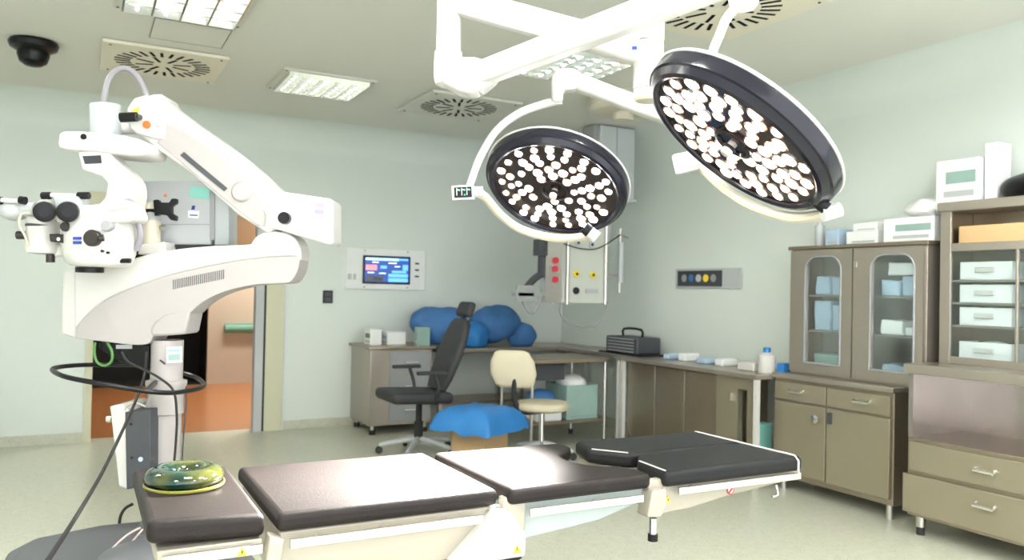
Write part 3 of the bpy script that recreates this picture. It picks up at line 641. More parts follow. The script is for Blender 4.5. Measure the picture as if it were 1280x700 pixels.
# ================================================================ OPERATING TABLE
YF, YK = 2.285, 2.93; TZ = .81
t = thing('operating_table', 'padded black operating table on a steel railed frame', 'operating table', (1.35, 2.6, 0))
def pad(name, pts, z, th, m='leather', bev=.02, tilt=None):
    b = B()
    b.prism([Vector((p[0], p[1], z)) for p in pts], Vector((0, 0, -th)))
    if tilt:
        for v in b.bm.verts: v.co.z += tilt * (pts[1][0] - v.co.x)
    return b.build(name, m, t, bev=bev, seg=4)
pad('head_cushion', [(.165, 2.30), (.468, 2.30), (.468, 2.975), (.165, 2.975)], TZ, .065, tilt=.05)
pad('back_cushion', [(.497, 2.285), (1.195, 2.285), (1.195, 2.93), (.497, 2.94)], TZ, .055)
arc = [(1.79 - .14 * math.sin(a), 2.585 - .16 * math.cos(a)) for a in [PI * i / 10 for i in range(11)]]
pad('seat_cushion', [(1.228, 2.27), (1.80, 2.27)] + [(1.80, 2.36)] + arc[1:-1] + [(1.80, 2.80), (1.80, 2.89), (1.228, 2.91)], TZ, .055)
lp = pad('leg_cushion', [(1.855, 2.26), (2.55, 2.26), (2.55, 2.565), (1.96, 2.565), (1.87, 2.45)], TZ + .004, .06, 'leather_dark')
lp2 = pad('leg_cushion', [(1.93, 2.575), (2.55, 2.575), (2.55, 2.88), (1.865, 2.88), (1.82, 2.72)], TZ + .004, .06, 'leather_dark')
B().obox(Vector((1.870, 2.36, TZ + .0035)), Vector((.007, .085, 0)), Vector((-.003, .0, 0)), Vector((0, 0, .002))).build('white_piping', 'white_matt', t)
B().obox(Vector((1.884, 2.648, TZ + .0035)), Vector((.046, -.060, 0)), Vector((.003, .002, 0)), Vector((0, 0, .002))).build('white_piping', 'white_matt', t)
B().tube([(2.515, 2.862, TZ + .004), (2.515, 2.275, TZ + .006), (2.515, 2.255, TZ - .012), (2.515, 2.255, TZ - .058)], .004, smooth=0).build('end_strap', 'white_matt', t)
# frames and rails
B().box(.19, .46, 2.33, 2.94, .70, .742).box(.19, .46, 2.30, 2.33, .715, .742).build('head_frame', 'beige_metal', t, bev=.004)
B().box(.51, 1.20, 2.31, 2.90, .60, .752).build('back_frame', 'beige_metal', t, bev=.006)
fr = B(); fr.prism([(1.20, 2.31, .752), (1.80, 2.31, .752), (1.78, 2.31, .70), (1.60, 2.31, .655), (1.20, 2.31, .62)], Vector((0, .56, 0)))
fr.build('seat_frame', 'bluegrey_metal', t, bev=.006)
fr = B(); fr.prism([(1.87, 2.30, .752), (2.56, 2.30, .752), (2.56, 2.30, .715), (2.2, 2.30, .685), (2.0, 2.30, .655), (1.87, 2.30, .65)], Vector((0, .56, 0)))
fr.build('leg_frame', 'beige_metal', t, bev=.006)
for x0, x1, z in ((.20, .455, .712), (.53, 1.13, .714), (1.30, 1.76, .714), (1.92, 2.54, .722)):
    for yy in (2.262, 2.90):
        rl = B().box(x0, x1, yy, yy + .012, z, z + .026).build('side_rail', 'steel_rail', t, bev=.002)
        k = 0
        while x0 + .08 + k * .2 < x1:
            xx = x0 + .08 + k * .2; B().cyl((xx, yy + .006, z + .013), (xx, yy + (.05 if yy < 2.5 else -.05), z + .013), .008, n=10).build('spacer', 'steel', rl); k += 1
for x0, x1 in ((1.215, 1.30), (1.80, 1.87)):
    B().box(x0, x1, 2.29, 2.33, .66, .78).build('joint_plate', 'beige_metal', t, bev=.008)
jb = B(); jb.prism([(1.02, 2.23, .60), (1.10, 2.23, .60), (1.27, 2.23, .60), (1.27, 2.23, .67), (1.22, 2.23, .745), (1.17, 2.23, .745), (1.13, 2.23, .70)], Vector((0, .09, 0)))
jb.build('hinge_cover', 'white_matt', t, bev=.012)
jb = B(); jb.prism([(.462, 2.27, .66), (.505, 2.27, .66), (.515, 2.27, .74), (.475, 2.27, .755)], Vector((0, .06, 0))); jb.build('hinge_cover', 'beige_metal', t, bev=.006)
jb = B(); jb.prism([(1.77, 2.25, .66), (1.83, 2.25, .655), (1.86, 2.25, .70), (1.85, 2.25, .755), (1.79, 2.25, .75)], Vector((0, .07, 0))); jb.build('hinge_cover', 'beige_metal', t, bev=.008)
kn = B().cyl((1.80, 2.26, .655), (1.80, 2.26, .60), .014).build('release_lever', 'chrome', t); B().cyl((1.80, 2.26, .60), (1.80, 2.26, .575), .018).build('grip', 'black', kn)
B().tube([(2.44, 2.30, .70), (2.44, 2.29, .665), (2.41, 2.29, .66)], .006, smooth=2).build('hook', 'steel', t)
def warn(x, y, z, s=.012):
    b = B(); b.prism([(x - s, y, z - s * .8), (x + s, y, z - s * .8), (x, y, z + s)], Vector((0, -.0015, 0))); o = b.build('warning_label', 'yellow', t)
    B().box(x - .0015, x + .0015, y - .003, y - .001, z - s * .3, z + s * .4).build('warning_mark', 'black', o)
warn(.40, 2.261, .725, .014); warn(1.235, 2.229, .63, .016); warn(1.895, 2.297, .70, .014)
rd = B().lathe((2.20, 2.30, .705), (0, -1, 0), [(.018, 0), (.018, .002), (.0001, .002)], 20).build('round_label', 'red', t)
B().lathe((2.20, 2.2978, .705), (0, -1, 0), [(.013, 0), (.013, .001), (.0001, .001)], 20).build('label_centre', 'white_matt', rd)
B().obox(Vector((2.20, 2.296, .705)), Vector((.010, 0, .010)), Vector((.002, 0, -.002)), Vector((0, .0008, 0))).build('label_bar', 'red', rd)
# bellows column and base
b = B(); z = .58
rings = []
def rect(x0, x1, y0_, y1_, z): return [Vector((x0, y0_, z)), Vector((x1, y0_, z)), Vector((x1, y1_, z)), Vector((x0, y1_, z))]
for i in range(41):
    e = 0 if i % 2 else .012
    rings.append(rect(.86 - e, 1.31 + e, 2.36 - e, 2.84 + e, .575 - i * .0105))
b.loft(rings).build('bellows', 'rubber', t, ang=20)
B().box(.90, 1.27, 2.40, 2.80, .55, .62).build('lift_head', 'grey_dark', t)
B().box(.55, 1.55, 2.33, 2.87, .03, .17).build('base', 'steel_light', t, bev=.03)
for x in (.62, 1.48):
    for y in (2.40, 2.80): B().cyl((x, y, 0), (x, y, .035), .04, n=16).build('castor', 'rubber', t)
# gel head ring
t = thing('gel_head_ring', 'translucent green gel ring lying on the head end cushion', 'head ring', (.30, 2.70, TZ))
zr = TZ + .05 * .17 + .001
b = B(); rings = []; Nn = 48
for i in range(Nn):
    a = 2 * PI * i / Nn; rings.append([Vector((.298 + (.076 + .040 * math.cos(k)) * math.cos(a), 2.70 + (.076 + .040 * math.cos(k)) * math.sin(a) * 1.12, zr + .032 + .030 * math.sin(k) - .003)) for k in [2 * PI * j / 20 for j in range(20)]])
rings.append(rings[0]); b.loft(rings, False); bmesh.ops.remove_doubles(b.bm, verts=b.bm.verts, dist=1e-5); b.build('ring', 'gel', t)
b = B(); rings = []
for i in range(Nn):
    a = 2 * PI * i / Nn; rings.append([Vector((.298 + (.117 + .003 * math.cos(k)) * math.cos(a), 2.70 + (.117 + .003 * math.cos(k)) * math.sin(a) * 1.10, zr + .006 + .005 * math.sin(k))) for k in [2 * PI * j / 8 for j in range(8)]])
rings.append(rings[0]); b.loft(rings, False); bmesh.ops.remove_doubles(b.bm, verts=b.bm.verts, dist=1e-5); b.build('rim', 'amber', t)
# ================================================================ SURGICAL LAMP SYSTEM
H2 = Vector((fw.x, fw.y, 0)).normalized()
arms = thing('lamp_mount', 'white ceiling column with crossed jointed arms carrying both surgical lamps', 'lamp arm', (1.87, 2.40, CH))
Z1 = at(811, 52, 3.0).z; Z2 = at(811, 112, 3.0).z
colx = at(811, 60, 3.0); cx, cy = colx.x, colx.y
B().cyl((cx, cy, CH - .002), (cx, cy, Z1), .056, n=40).build('column', 'white', arms)
B().cyl((cx, cy, Z1), (cx, cy, Z1 - .005), .053, n=40).build('groove', 'grey', arms)
B().cyl((cx, cy, Z1 - .005), (cx, cy, Z2), .0555, n=40).build('lower_column', 'white', arms)
B().lathe((cx, cy, Z2), (0, 0, -1), [(.05, 0), (.054, .002), (.054, .035), (.045, .045), (.001, .046)], 40).build('end_cap', 'cream', arms)
B().lathe((cx, cy, CH), (0, 0, -1), [(.12, .003), (.12, .05), (.06, .09)], 40).build('ceiling_rose', 'white', arms)
def beam(p0, p1, w_, h0, h1=None, name='arm', m='white', par=None, bev=.02):
    p0 = Vector(p0); p1 = Vector(p1); h1 = h1 or h0; d = (p1 - p0).normalized(); s_ = d.cross(Vector((0, 0, 1))).normalized(); u_ = s_.cross(d).normalized()
    b = B(); b.loft([[p + s_ * sx * w_ / 2 + u_ * sz * h / 2 for sx, sz in ((-1, -1), (1, -1), (1, 1), (-1, 1))] for p, h in ((p0, h0), (p1, h1))])
    return b.build(name, m, par or arms, bev=bev, seg=4)
pe = at(563, 20, 3.25)
b1 = beam(at(806, 66, 3.0), at(560, -2, 3.25), .085, .10, .105, 'horizontal_arm')
# label at the column end of the arm
pl = at(793, 61, 2.93); B().obox(pl, H2.cross(Vector((0, 0, 1))) * .018, Vector((0, 0, .016)), H2 * .004).build('maker_label', 'blue_pale', arms)
B().obox(pl - H2 * .005 + Vector((0, 0, .002)), H2.cross(Vector((0, 0, 1))) * .009, Vector((0, 0, .006)), H2 * .001).build('maker_mark', 'blue_logo', arms)
e1 = at(562, 0, 3.25); ex, ey = e1.x, e1.y
zt = at(562, -40, 3.25).z; zb_ = at(562, 98, 3.25).z
B().cyl((ex, ey, zt), (ex, ey, at(0, 68, 3.25).z + .0), .050, .050, 36).build('drop_tube', 'white', arms)
B().lathe((ex, ey, at(562, 66, 3.25).z), (0, 0, -1), [(.045, -.002), (.056, 0), (.058, .04), (.058, .10), (.05, .13), (.02, .145), (.001, .146)], 36).build('swivel_collar', 'white', arms)
for k in range(3):
    for sx in (-1, 1):
        q = at(562 + sx * 10, 40 + k * 7, 3.25) - H2 * .046; B().cyl(q, q - H2 * .004, .0035, n=8).build('screw', 'grey', arms)
# elbow housing and spring arm to the near lamp
el0 = at(560, 92, 3.23); el1 = at(612, 93, 3.16)
b = B(); b.prism([at(u, v, 3.16) for u, v in ((547, 75), (556, 70), (592, 69), (610, 74), (628, 84), (620, 98), (608, 108), (590, 117), (572, 112), (552, 101), (546, 92))], H2 * .13)
b.build('elbow_housing', 'white', arms, bev=.03, seg=4)
B().lathe(at(590, 106, 3.22), (0, 0, -1), [(.05, 0), (.052, .02), (.045, .036), (.001, .038)], 30).build('joint_cap', 'white', arms)
knk = at(930, -32, 2.62)
beam(at(600, 93, 3.2), knk, .08, .092, .10, 'spring_arm')
B().lathe(at(930, -20, 2.62), (0, 0, -1), [(.03, -.08), (.052, -.07), (.055, .03), (.045, .07), (.03, .085), (.001, .088)], 30).build('swivel_joint', 'white', arms)
# rear arm to the far lamp
hb = at(893, 168, 3.9)
beam(Vector((cx, cy, Z2 + .035)), at(893, 172, 3.9), .07, .075, .07, 'rear_horizontal_arm')
B().cyl(hb - Vector((0, 0, .08)), hb + Vector((0, 0, .08)), .05, n=30).build('rear_swivel', 'white', arms)
b = B(); b.prism([at(u, v, 3.62) for u, v in ((690, 127), (690, 98), (693, 89), (702, 84), (715, 84), (725, 88), (731, 98), (727, 107), (718, 111), (704, 112), (704, 127))], H2 * .085)
b.build('rear_elbow_housing', 'white', arms, bev=.018, seg=4)
beam(at(717, 101, 3.66), hb, .07, .078, .078, 'rear_spring_arm')
B().cyl(at(697, 120, 3.66), at(697, 131, 3.66), .022, n=20).build('rear_drop_tube', 'white', arms)
def surgical_lamp(name, label, c_, th, mdir, seed, ledmix, light_e, spot, big=1.0, aim=None):
    """c_ centre of the light face, th angle between the view ray and the face normal, mdir image direction of the normal"""
    vr = (c_ - CP).normalized(); sr = vr.cross(Vector((0, 0, 1))).normalized(); ur = sr.cross(vr)
    m_ = (sr * mdir[0] + ur * mdir[1]).normalized()
    n_ = (-vr * math.cos(th) + m_ * math.sin(th)).normalized()
    a = n_.cross(Vector((0, 0, 1))).normalized(); b_ = n_.cross(a)
    T = thing(name, label, 'surgical lamp', tuple(c_))
    B().lathe(c_, n_, [(.300, -.012), (.302, -.002), (.312, .004), (.326, .0), (.340, -.020), (.348, -.024), (.350, -.034), (.350, -.066), (.343, -.072)], 96).build('housing_ring', 'rim_black', T, ang=25)
    B().lathe(c_, n_, [(.335, -.068), (.353, -.068), (.356, -.073), (.350, -.080), (.25, -.100), (.10, -.11), (.001, -.11)], 96).build('back_shell', 'white', T, ang=30)
    B().lathe(c_, n_, [(.305, -.016), (.305, -.010), (.001, -.010)], 64).build('face_plate', 'lamp_face', T)
    rnd = random.Random(seed); cups = B()
    for rr_, cnt in ((.092, 8), (.136, 12), (.180, 16), (.224, 19), (.268, 21)):
        for i in range(cnt):
            if rnd.random() < .10: continue
            ph = 2 * PI * (i + rnd.uniform(-.14, .14)) / cnt + rr_ * 57; r2 = rr_ + rnd.uniform(-.006, .006)
            p = c_ + (a * math.cos(ph) + b_ * math.sin(ph)) * r2
            warm = rnd.random() < ledmix(math.cos(ph), math.sin(ph), r2)
            rr2 = rnd.uniform(.0125, .0195) * big
            cups.lathe(p, n_, [(rr2 + .007, -.0098), (rr2 + .006, -.007), (rr2 + .001, -.0085)], 16)
            l = B().lathe(p, n_, [(rr2, -.010), (rr2, -.004), (rr2 * .6, -.0005), (.0002, .0005)], 14).build('led_lens', 'led_warm' if warm else 'led_cool', T)
    cups.build('reflector_cups', 'led_ring', T)
    B().lathe(c_, n_, [(.070, -.010), (.070, .0), (.056, .004), (.050, -.006), (.001, -.007)], 40).build('centre_collar', 'lamp_face', T)
    hd = B().lathe(c_, n_, [(.015, -.008), (.015, .015), (.018, .018), (.018, .036), (.015, .040), (.001, .041)], 24).build('centre_handle', 'handle_pink', T)
    B().lathe(c_, n_, [(.024, .012), (.024, .020), (.015, .022)], 24).build('handle_ring', 'black', hd)
    sp = bpy.data.lights.new('operating_beam', 'SPOT'); so = bpy.data.objects.new('operating_beam', sp); COL.objects.link(so); so.parent = T
    so.location = n_ * .02; so.rotation_euler = (-n_).to_track_quat('Z', 'Y').to_euler()
    if aim: so.rotation_euler = (Vector(aim) - c_).to_track_quat('-Z', 'Y').to_euler()
    sp.energy = light_e; sp.spot_size = R(spot); sp.spot_blend = 1.0; sp.shadow_soft_size = .22; sp.color = (1.0, .95, .90)
    return T, n_, a, b_
cA = at(693, 239, 3.84)
LA, nA, aA, bA = surgical_lamp('surgical_lamp', 'round surgical lamp with bright white leds farther left of the pair', cA, R(51), (-.27, -.96), 3, lambda c_, s_, r: .25, OT_LIGHT * 3.0, 46, 1.0, (.98, 2.74, .81))
cB = at(915, 181, 2.57)
LB, nB, aB, bB = surgical_lamp('surgical_lamp', 'steeply tilted surgical lamp with warm glow nearer and right', cB, R(69), (-.62, -.79), 8, lambda c_, s_, r: .75, OT_LIGHT * .03, 90, 1.22)
# yokes
B().tube([at(u, v, d) for u, v, d in ((698, 126, 3.66), (680, 130, 3.66), (650, 141, 3.66), (622, 162, 3.66), (601, 195, 3.68), (587, 232, 3.72))], [.020, .017]).build('hanger', 'white', LA)
B().tube([at(u, v, d) for u, v, d in ((590, 238, 3.74), (606, 246, 3.88), (625, 268, 4.0), (652, 287, 4.06), (690, 297, 4.08), (722, 297, 4.02), (742, 294, 3.93))], [.022, .021]).build('yoke', 'cream', LA)
B().cyl(at(583, 240, 3.72), at(604, 239, 3.72), .024).build('yoke_hub', 'white', LA)
B().cyl(at(737, 290, 3.92), at(746, 297, 3.92), .030).build('yoke_tip', 'white', LA)
B().cyl(at(730, 284, 3.93), at(739, 292, 3.93), .030).build('pivot', 'black', LA)
def ctrl(T, c_, w_, h_, tilt, glyph=True):
    s_ = H2.cross(Vector((0, 0, 1))).normalized(); u_ = Vector((0, 0, 1)); s2 = s_ * math.cos(tilt) + u_ * math.sin(tilt); u2 = u_ * math.cos(tilt) - s_ * math.sin(tilt)
    o = B().obox(c_, s2 * w_, u2 * h_, H2 * .018).build('control_box', 'white', T, bev=.006)
    if glyph:
        f = c_ - H2 * .019
        B().obox(f, s2 * w_ * .78, u2 * h_ * .72, H2 * .0012).build('keypad', 'black', o)
        k = 0
        for dx in (-.55, -.1, .35):
            B().obox(f - H2 * .0018 + s2 * w_ * dx + u2 * h_ * .1, s2 * w_ * .035, u2 * h_ * .5, H2 * .0008).obox(f - H2 * .0018 + s2 * w_ * (dx + .14) + u2 * h_ * .35, s2 * w_ * .12, u2 * h_ * .08, H2 * .0008).build('key_symbol', 'white_matt', o)
        for dx, dz in ((-.3, .3), (.15, .3), (.6, .3), (.15, -.35)): B().obox(f - H2 * .0018 + s2 * w_ * dx + u2 * h_ * dz, s2 * w_ * .06, u2 * h_ * .1, H2 * .0008).build('key_light', 'green_led', o)
    else:
        B().obox(c_ - H2 * .019, s2 * w_ * .5, u2 * h_ * .4, H2 * .001).build('keypad', 'bluewhite', o)
    return o
ctrl(LA, at(579, 241, 3.71), .052, .034, R(4))
B().tube([at(u, v, d) for u, v, d in ((927, -2, 2.62), (921, 8, 2.64), (908, 24, 2.68), (899, 45, 2.73), (889, 72, 2.80), (878, 130, 2.92), (868, 190, 3.0), (870, 203, 3.02))], .0165).build('hanger', 'white', LB)
B().tube([at(u, v, d) for u, v, d in ((866, 200, 3.02), (880, 212, 3.0), (905, 235, 2.95), (940, 257, 2.86), (985, 271, 2.74), (1020, 270, 2.62), (1042, 263, 2.53))], .0185).build('yoke', 'cream', LB)
B().cyl(at(1028, 268, 2.53), at(1050, 262, 2.53), .024).build('yoke_tip', 'white', LB)
B().cyl(at(1018, 247, 2.53), at(1033, 259, 2.53), .024).build('pivot', 'black', LB)
ctrl(LB, at(857, 203, 3.0), .043, .038, R(14), False)
B().cyl(at(866, 203, 3.02), at(884, 208, 3.0), .019).build('box_neck', 'white', LB)
# ================================================================ SURGICAL MICROSCOPE
t = thing('surgical_microscope', 'white floor standing surgical microscope with folded double arm', 'microscope', tuple(at(205, 420, 3.6) * 1)[:2] + (0,))
D = 3.55
def slab(name, px, d, th, m, bev=.01, parent=None, seg=3, jit=0):
    b = B(); b.prism([at(u, v, d) for u, v in px], H2 * th); return b.build(name, m, parent or t, bev=bev, seg=seg)
def smooth_px(px, k=4):
    return [(p.x, p.y) for p in spline([Vector((u, v, 0)) for u, v in px], k)]
top = smooth_px([(79, 337), (105, 337), (135, 332), (163, 324), (189, 317), (225, 311), (270, 307), (313, 305), (321, 296), (333, 290), (345, 289), (356, 291), (368, 297), (375, 309), (376, 320)], 3)
edge = smooth_px([(376, 320), (345, 321), (318, 323), (279, 329), (215, 343), (176, 356), (137, 372), (112, 390), (94, 410)], 3)
bot = smooth_px([(374, 327), (372, 338), (365, 350), (356, 354), (318, 356), (279, 365), (253, 378), (237, 392)], 3) + smooth_px([(222, 400), (205, 408), (192, 420), (184, 430), (163, 431), (130, 427), (94, 423)], 3)
lower = slab('lower_arm', top + [(376, 326)] + edge[1:] + [(94, 423), (76, 418), (76, 390)], D, .17, 'white_matt', .012)
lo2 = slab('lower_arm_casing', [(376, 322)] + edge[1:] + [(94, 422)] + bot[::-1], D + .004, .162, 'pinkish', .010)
b = B()
for i in range(27):
    u = 216 + i * 2.42; v0 = 350 - i * .5
    b.prism([at(u, v0, D + .003), at(u + 1.1, v0 - .2, D + .003), at(u + 1.1, v0 + 11.6, D + .003), at(u, v0 + 11.8, D + .003)], H2 * .004)
b.build('vent_slots', 'grey_dark', lo2)
slab('end_joint', [(92.6, 340), (93.6, 340), (94.6, 421), (93.8, 421)], D - .002, .01, 'greylight', 0)
pv = at(345, 300, D + .085)
slab('pivot_dome', smooth_px([(313, 306), (320, 296), (333, 290), (345, 289), (357, 291), (368, 297), (375, 309)], 3), D - .006, .18, 'white', .02, seg=4)
# column
ccol = at(208, 480, D + .085); kx, ky = ccol.x, ccol.y
def zat(v): return at(208, v, D + .085).z
B().cyl((kx, ky, zat(425)), (kx, ky, .20), .069, n=40).build('column', 'pinkish', t)
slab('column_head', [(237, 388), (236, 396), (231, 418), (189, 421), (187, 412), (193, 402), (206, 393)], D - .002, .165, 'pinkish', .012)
B().lathe((kx, ky, zat(517)), (0, 0, 1), [(.072, 0), (.077, .004), (.077, .10), (.082, .12), (.088, .135), (.088, .15), (.070, .155)], 40).build('column_collar', 'pinkish', t)
slab('collar_spout', [(178, 509), (194, 517), (205, 517), (205, 478), (190, 486)], D + .02, .12, 'pinkish', .01)
B().lathe((kx, ky, .40), (0, 0, 1), [(.11, -.10), (.11, -.05), (.075, 0)], 36).build('column_foot', 'grey_base', t)
st_ = slab('sticker', [(208, 434), (227, 433), (227, 453), (208, 454)], D + .008, .004, 'paper', 0); slab('sticker_text', [(210, 437), (225, 436), (225, 439), (210, 440)], D + .0065, .002, 'teal', 0, st_); slab('sticker_text', [(210, 443), (225, 442), (225, 450), (210, 451)], D + .0065, .002, 'mint', 0, st_)
# push rail
zr_ = zat(478); rr = [(52 + 24, 469, 3.25), (66, 461, 3.45), (90, 457, 3.62), (123, 456, 3.78), (180, 457, 3.86), (236, 468, 3.86), (254, 479, 3.72), (250, 485, 3.6), (232, 489, 3.46), (213, 491, 3.36), (183, 489, 3.28), (140, 482, 3.22), (100, 475, 3.2)]
zlev = sum(at(u, v, d).z for u, v, d in rr) / len(rr)
pts = [(at(u, v, d)) for u, v, d in rr]
B().tube([Vector((p.x, p.y, p.z)) for p in pts], .0105, closed=True, smooth=5).build('push_rail', 'black', t)
B().tube([pts[10] + Vector((0, 0, 0)), Vector((kx, ky, pts[10].z)) + Vector((-.05, -.05, .0))], .012, smooth=0).build('rail_bracket', 'black', t)
# upper arm
ua = slab('upper_arm', smooth_px([(168, 130), (182, 120), (201, 117), (213, 131), (246, 155), (297, 192), (348, 237), (352, 262), (350, 285)], 2) + [(333, 291), (297, 268), (240, 217), (182, 176), (168, 165)], D - .02, .13, 'white', .012)
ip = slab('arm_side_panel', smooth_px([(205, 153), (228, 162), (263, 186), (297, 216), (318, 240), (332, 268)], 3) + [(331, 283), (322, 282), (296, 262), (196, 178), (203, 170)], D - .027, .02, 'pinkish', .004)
slab('slot', [(225, 194), (230, 190), (284, 235), (280, 239)], D - .031, .01, 'grey_dark', 0, ip)
q = at(302, 240, D - .028); B().lathe(q, -H2, [(.045, -.01), (.044, .006), (.036, .014), (.001, .015)], 32).build('boss', 'pinkish', ip)
rb = slab('pivot_box', [(334, 237), (350, 239), (413, 248), (416, 252), (416, 303), (412, 306), (333, 283)], D - .05, .18, 'white', .012)
q = at(357, 273, D - .05); B().cyl(q + H2 * .01, q - H2 * .03, .026).build('knob', 'black', rb)
for v in (245, 273): q = at(374, v, D - .05); B().cyl(q + H2 * .01, q - H2 * .002, .005, n=10).build('screw', 'grey', rb)
slab('maker_label', [(393, 253), (405, 254), (405, 260), (393, 259)], D - .052, .004, 'lilac', 0, rb); slab('maker_label', [(393, 261), (405, 262), (405, 268), (393, 267)], D - .052, .004, 'lilac', 0, rb)
fb = slab('front_joint_box', [(167, 122), (182, 118), (190, 122), (195, 118), (205, 119), (207, 124), (205, 174), (190, 172), (170, 167), (161, 160), (158, 136)], D - .04, .15, 'white', .010)
slab('warning_triangle', [(163, 139), (173, 133), (173, 141)], D - .042, .004, 'yellow', 0, fb)
q = at(184, 156, D - .04); B().cyl(q + H2 * .01, q - H2 * .008, .017, n=20).build('button', 'orange', fb)
q = at(197, 158, D - .04); B().cyl(q + H2 * .01, q - H2 * .003, .006, n=10).build('screw', 'grey', fb)
B().cyl(at(151, 147, D - .11), at(171, 146, D - .11), .021).cyl(at(168, 146, D - .11), at(176, 147, D - .02), .014).build('knob', 'black', fb)
# head slab and rotation cylinder
rc = at(131, 150, D - .02)
B().cyl(at(132, 131, D - .02), at(133, 172, D - .02), .064, n=40).build('rotation_drum', 'bluewhite', t, bev=.006)
B().cyl(at(150, 158, D + .02), at(175, 158, D + .02), .035).build('drum_link', 'white', t)
B().tube([at(u, v, d) for u, v, d in ((129, 134, D - .02), (132, 112, D - .02), (139, 94, D - .02), (153, 85, D - .02), (168, 91, D - .01), (178, 106, D), (185, 124, D))], .0125, n=12).build('cable_hose', 'hose', t)
sl = slab('swivel_slab', smooth_px([(72, 172), (74, 166), (84, 163), (110, 164), (140, 167), (165, 171), (180, 177), (183, 184), (180, 192), (170, 194), (150, 193), (110, 189), (84, 187), (73, 184), (71, 178)], 3), D - .13, .22, 'white', .02, seg=4)
q = at(105, 171, D - .13); B().cyl(q + H2 * .01, q - H2 * .006, .012, n=18).build('button', 'black', sl)
B().cyl(at(115, 186, D - .03), at(115, 196, D - .03), .05, n=30).build('swivel_neck', 'greylight', t)
ha = slab('head_arm', smooth_px([(96, 189), (134, 189), (140, 196), (156, 212), (167, 226), (169, 243), (165, 258), (158, 272)], 2) + [(128, 276), (120, 258), (131, 247), (134, 229), (126, 220), (102, 212)], D - .12, .12, 'white', .010)
slab('display', [(103, 195), (126, 194), (127, 204), (106, 205)], D - .122, .004, 'screen_dark', 0, ha)
# optical head
dh = D - .12
def P(u, v, o=0): return at(u, v, dh + o)
upv = Vector((0, 0, 1))
oh = B().lathe(P(124, 334, 0), upv, [(.085, 0), (.11, .004), (.130, .02), (.143, .06), (.146, .12), (.143, .17), (.140, .20), (.10, .205)], 48).build('optics_body', 'white', t)
B().lathe(P(112, 341, 0), upv, [(.05, 0), (.056, .002), (.056, .022), (.05, .024)], 36).build('objective_ring', 'black', oh)
slab('head_bridge', smooth_px([(60, 256), (80, 252), (110, 256), (135, 252), (158, 250), (165, 262), (165, 276), (120, 280), (70, 278)], 2), dh - .10, .14, 'white', .02, t, 4)
def knob(u, v, r, o, m='dark_brown', dep=.03):
    q = P(u, v, o); k = B().lathe(q, -H2, [(r * .6, -.02), (r * .75, 0), (r, .008), (r, dep), (r * .85, dep + .006), (.001, dep + .007)], 28).build('knob', m, oh)
    return k
knob(119, 298, .034, -.15); kk = knob(137, 283, .023, -.13, 'grey'); knob(86, 284, .020, -.10)
B().cyl(P(124, 298, -.19), P(130, 297, -.185), .014).build('knob', 'dark_brown', oh)
slab('maker_label', [(91, 296), (101, 296), (101, 299.5), (91, 299.5)], dh - .150, .06, 'blue_logo', 0, oh); slab('maker_label', [(91, 301.5), (101, 301.5), (101, 305), (91, 305)], dh - .150, .06, 'blue_logo', 0, oh)
for u, v in ((129, 314), (136, 316)): q = P(u, v, -.13); B().cyl(q, q - H2 * .012, .006, n=10).build('connector', 'black', oh)
for u, v, uu in ((158, 274, 166), (150, 326, 163)): B().cyl(P(u - 6, v, -.05), P(uu, v, -.05), .010).build('lever', 'black', oh)
# eyepieces
for u, v, s_ in ((55, 265, -1), (84, 265, 1)):
    q = P(u, v, -.19); ax = (P(u + 9, v - 3, .05) - q).normalized()
    ey_ = B().lathe(q, ax, [(.030, 0), (.040, .003), (.043, .02), (.041, .055), (.034, .07)], 32).build('eyepiece', 'black', t)
    B().lathe(q, ax, [(.020, -.001), (.012, .004), (.001, .005)], 28).build('eye_lens', 'lens', ey_)
    B().lathe(q + ax * .055, ax, [(.036, 0), (.045, .03), (.050, .08), (.05, .12)], 32).build('ocular_tube', 'white', t)
slab('prism_block', [(65, 244), (93, 244), (95, 256), (88, 262), (68, 260)], dh - .13, .10, 'bluewhite', .008)
for ua_, ub_ in ((52, 64), (97, 112)): B().cyl(P(ua_, 244.5, -.08), P(ub_, 244.5, -.08), .0155).build('handgrip', 'black', t, bev=.004)
B().cyl(P(60, 244, -.08), P(100, 245, -.08), .010).build('crossbar', 'white', t)
# assistant scope
B().lathe(P(53, 318, -.02), upv, [(.03, 0), (.060, .006), (.064, .03), (.064, .13), (.058, .145)], 36).build('assistant_tube', 'white', t)
B().lathe(P(53, 282, -.02), upv, [(.063, -.006), (.065, 0), (.060, .008)], 36).build('tube_ring', 'grey_dark', t)
slab('link_bracket', [(40, 310), (60, 322), (90, 318), (95, 308), (70, 306), (40, 300)], dh - .02, .05, 'white', .01)
slab('lock_block', [(61, 292), (86, 293), (86, 305), (62, 302)], dh - .11, .05, 'dark_brown', .005)
q = P(74, 299, -.11); B().cyl(q, q - H2 * .006, .008, n=12).build('lock_screw', 'chrome', t)
B().cyl(P(20, 294, -.04), P(33, 294, -.03), .0175).build('handgrip', 'dark_brown', t, bev=.006)
B().cyl(P(63, 318, -.02), P(63, 328, -.02), .0175).build('focus_knob', 'dark_brown', t)
b = B().ball(P(18, 264, -.02), .052, 1.1, 1, .8, 3).cyl(P(-25, 262, -.02), P(14, 262, -.02), .028).cyl(P(25, 262, -.02), P(45, 262, -.02), .030); b.build('side_scope', 'greylight', t)
for ua_, ub_ in ((-5, 2), (25, 32)): B().cyl(P(ua_, 250, -.06), P(ub_, 251, -.06), .017).build('handgrip', 'black', t)
B().cyl(P(2, 250, -.06), P(26, 252, -.06), .010).build('crossbar', 'white', t)
B().tube([P(38, 266, -.08), P(27, 268, -.08), P(24, 280, -.08), P(31, 294, -.08), P(36, 308, -.08)], .0055).build('light_cable', 'cream', t)
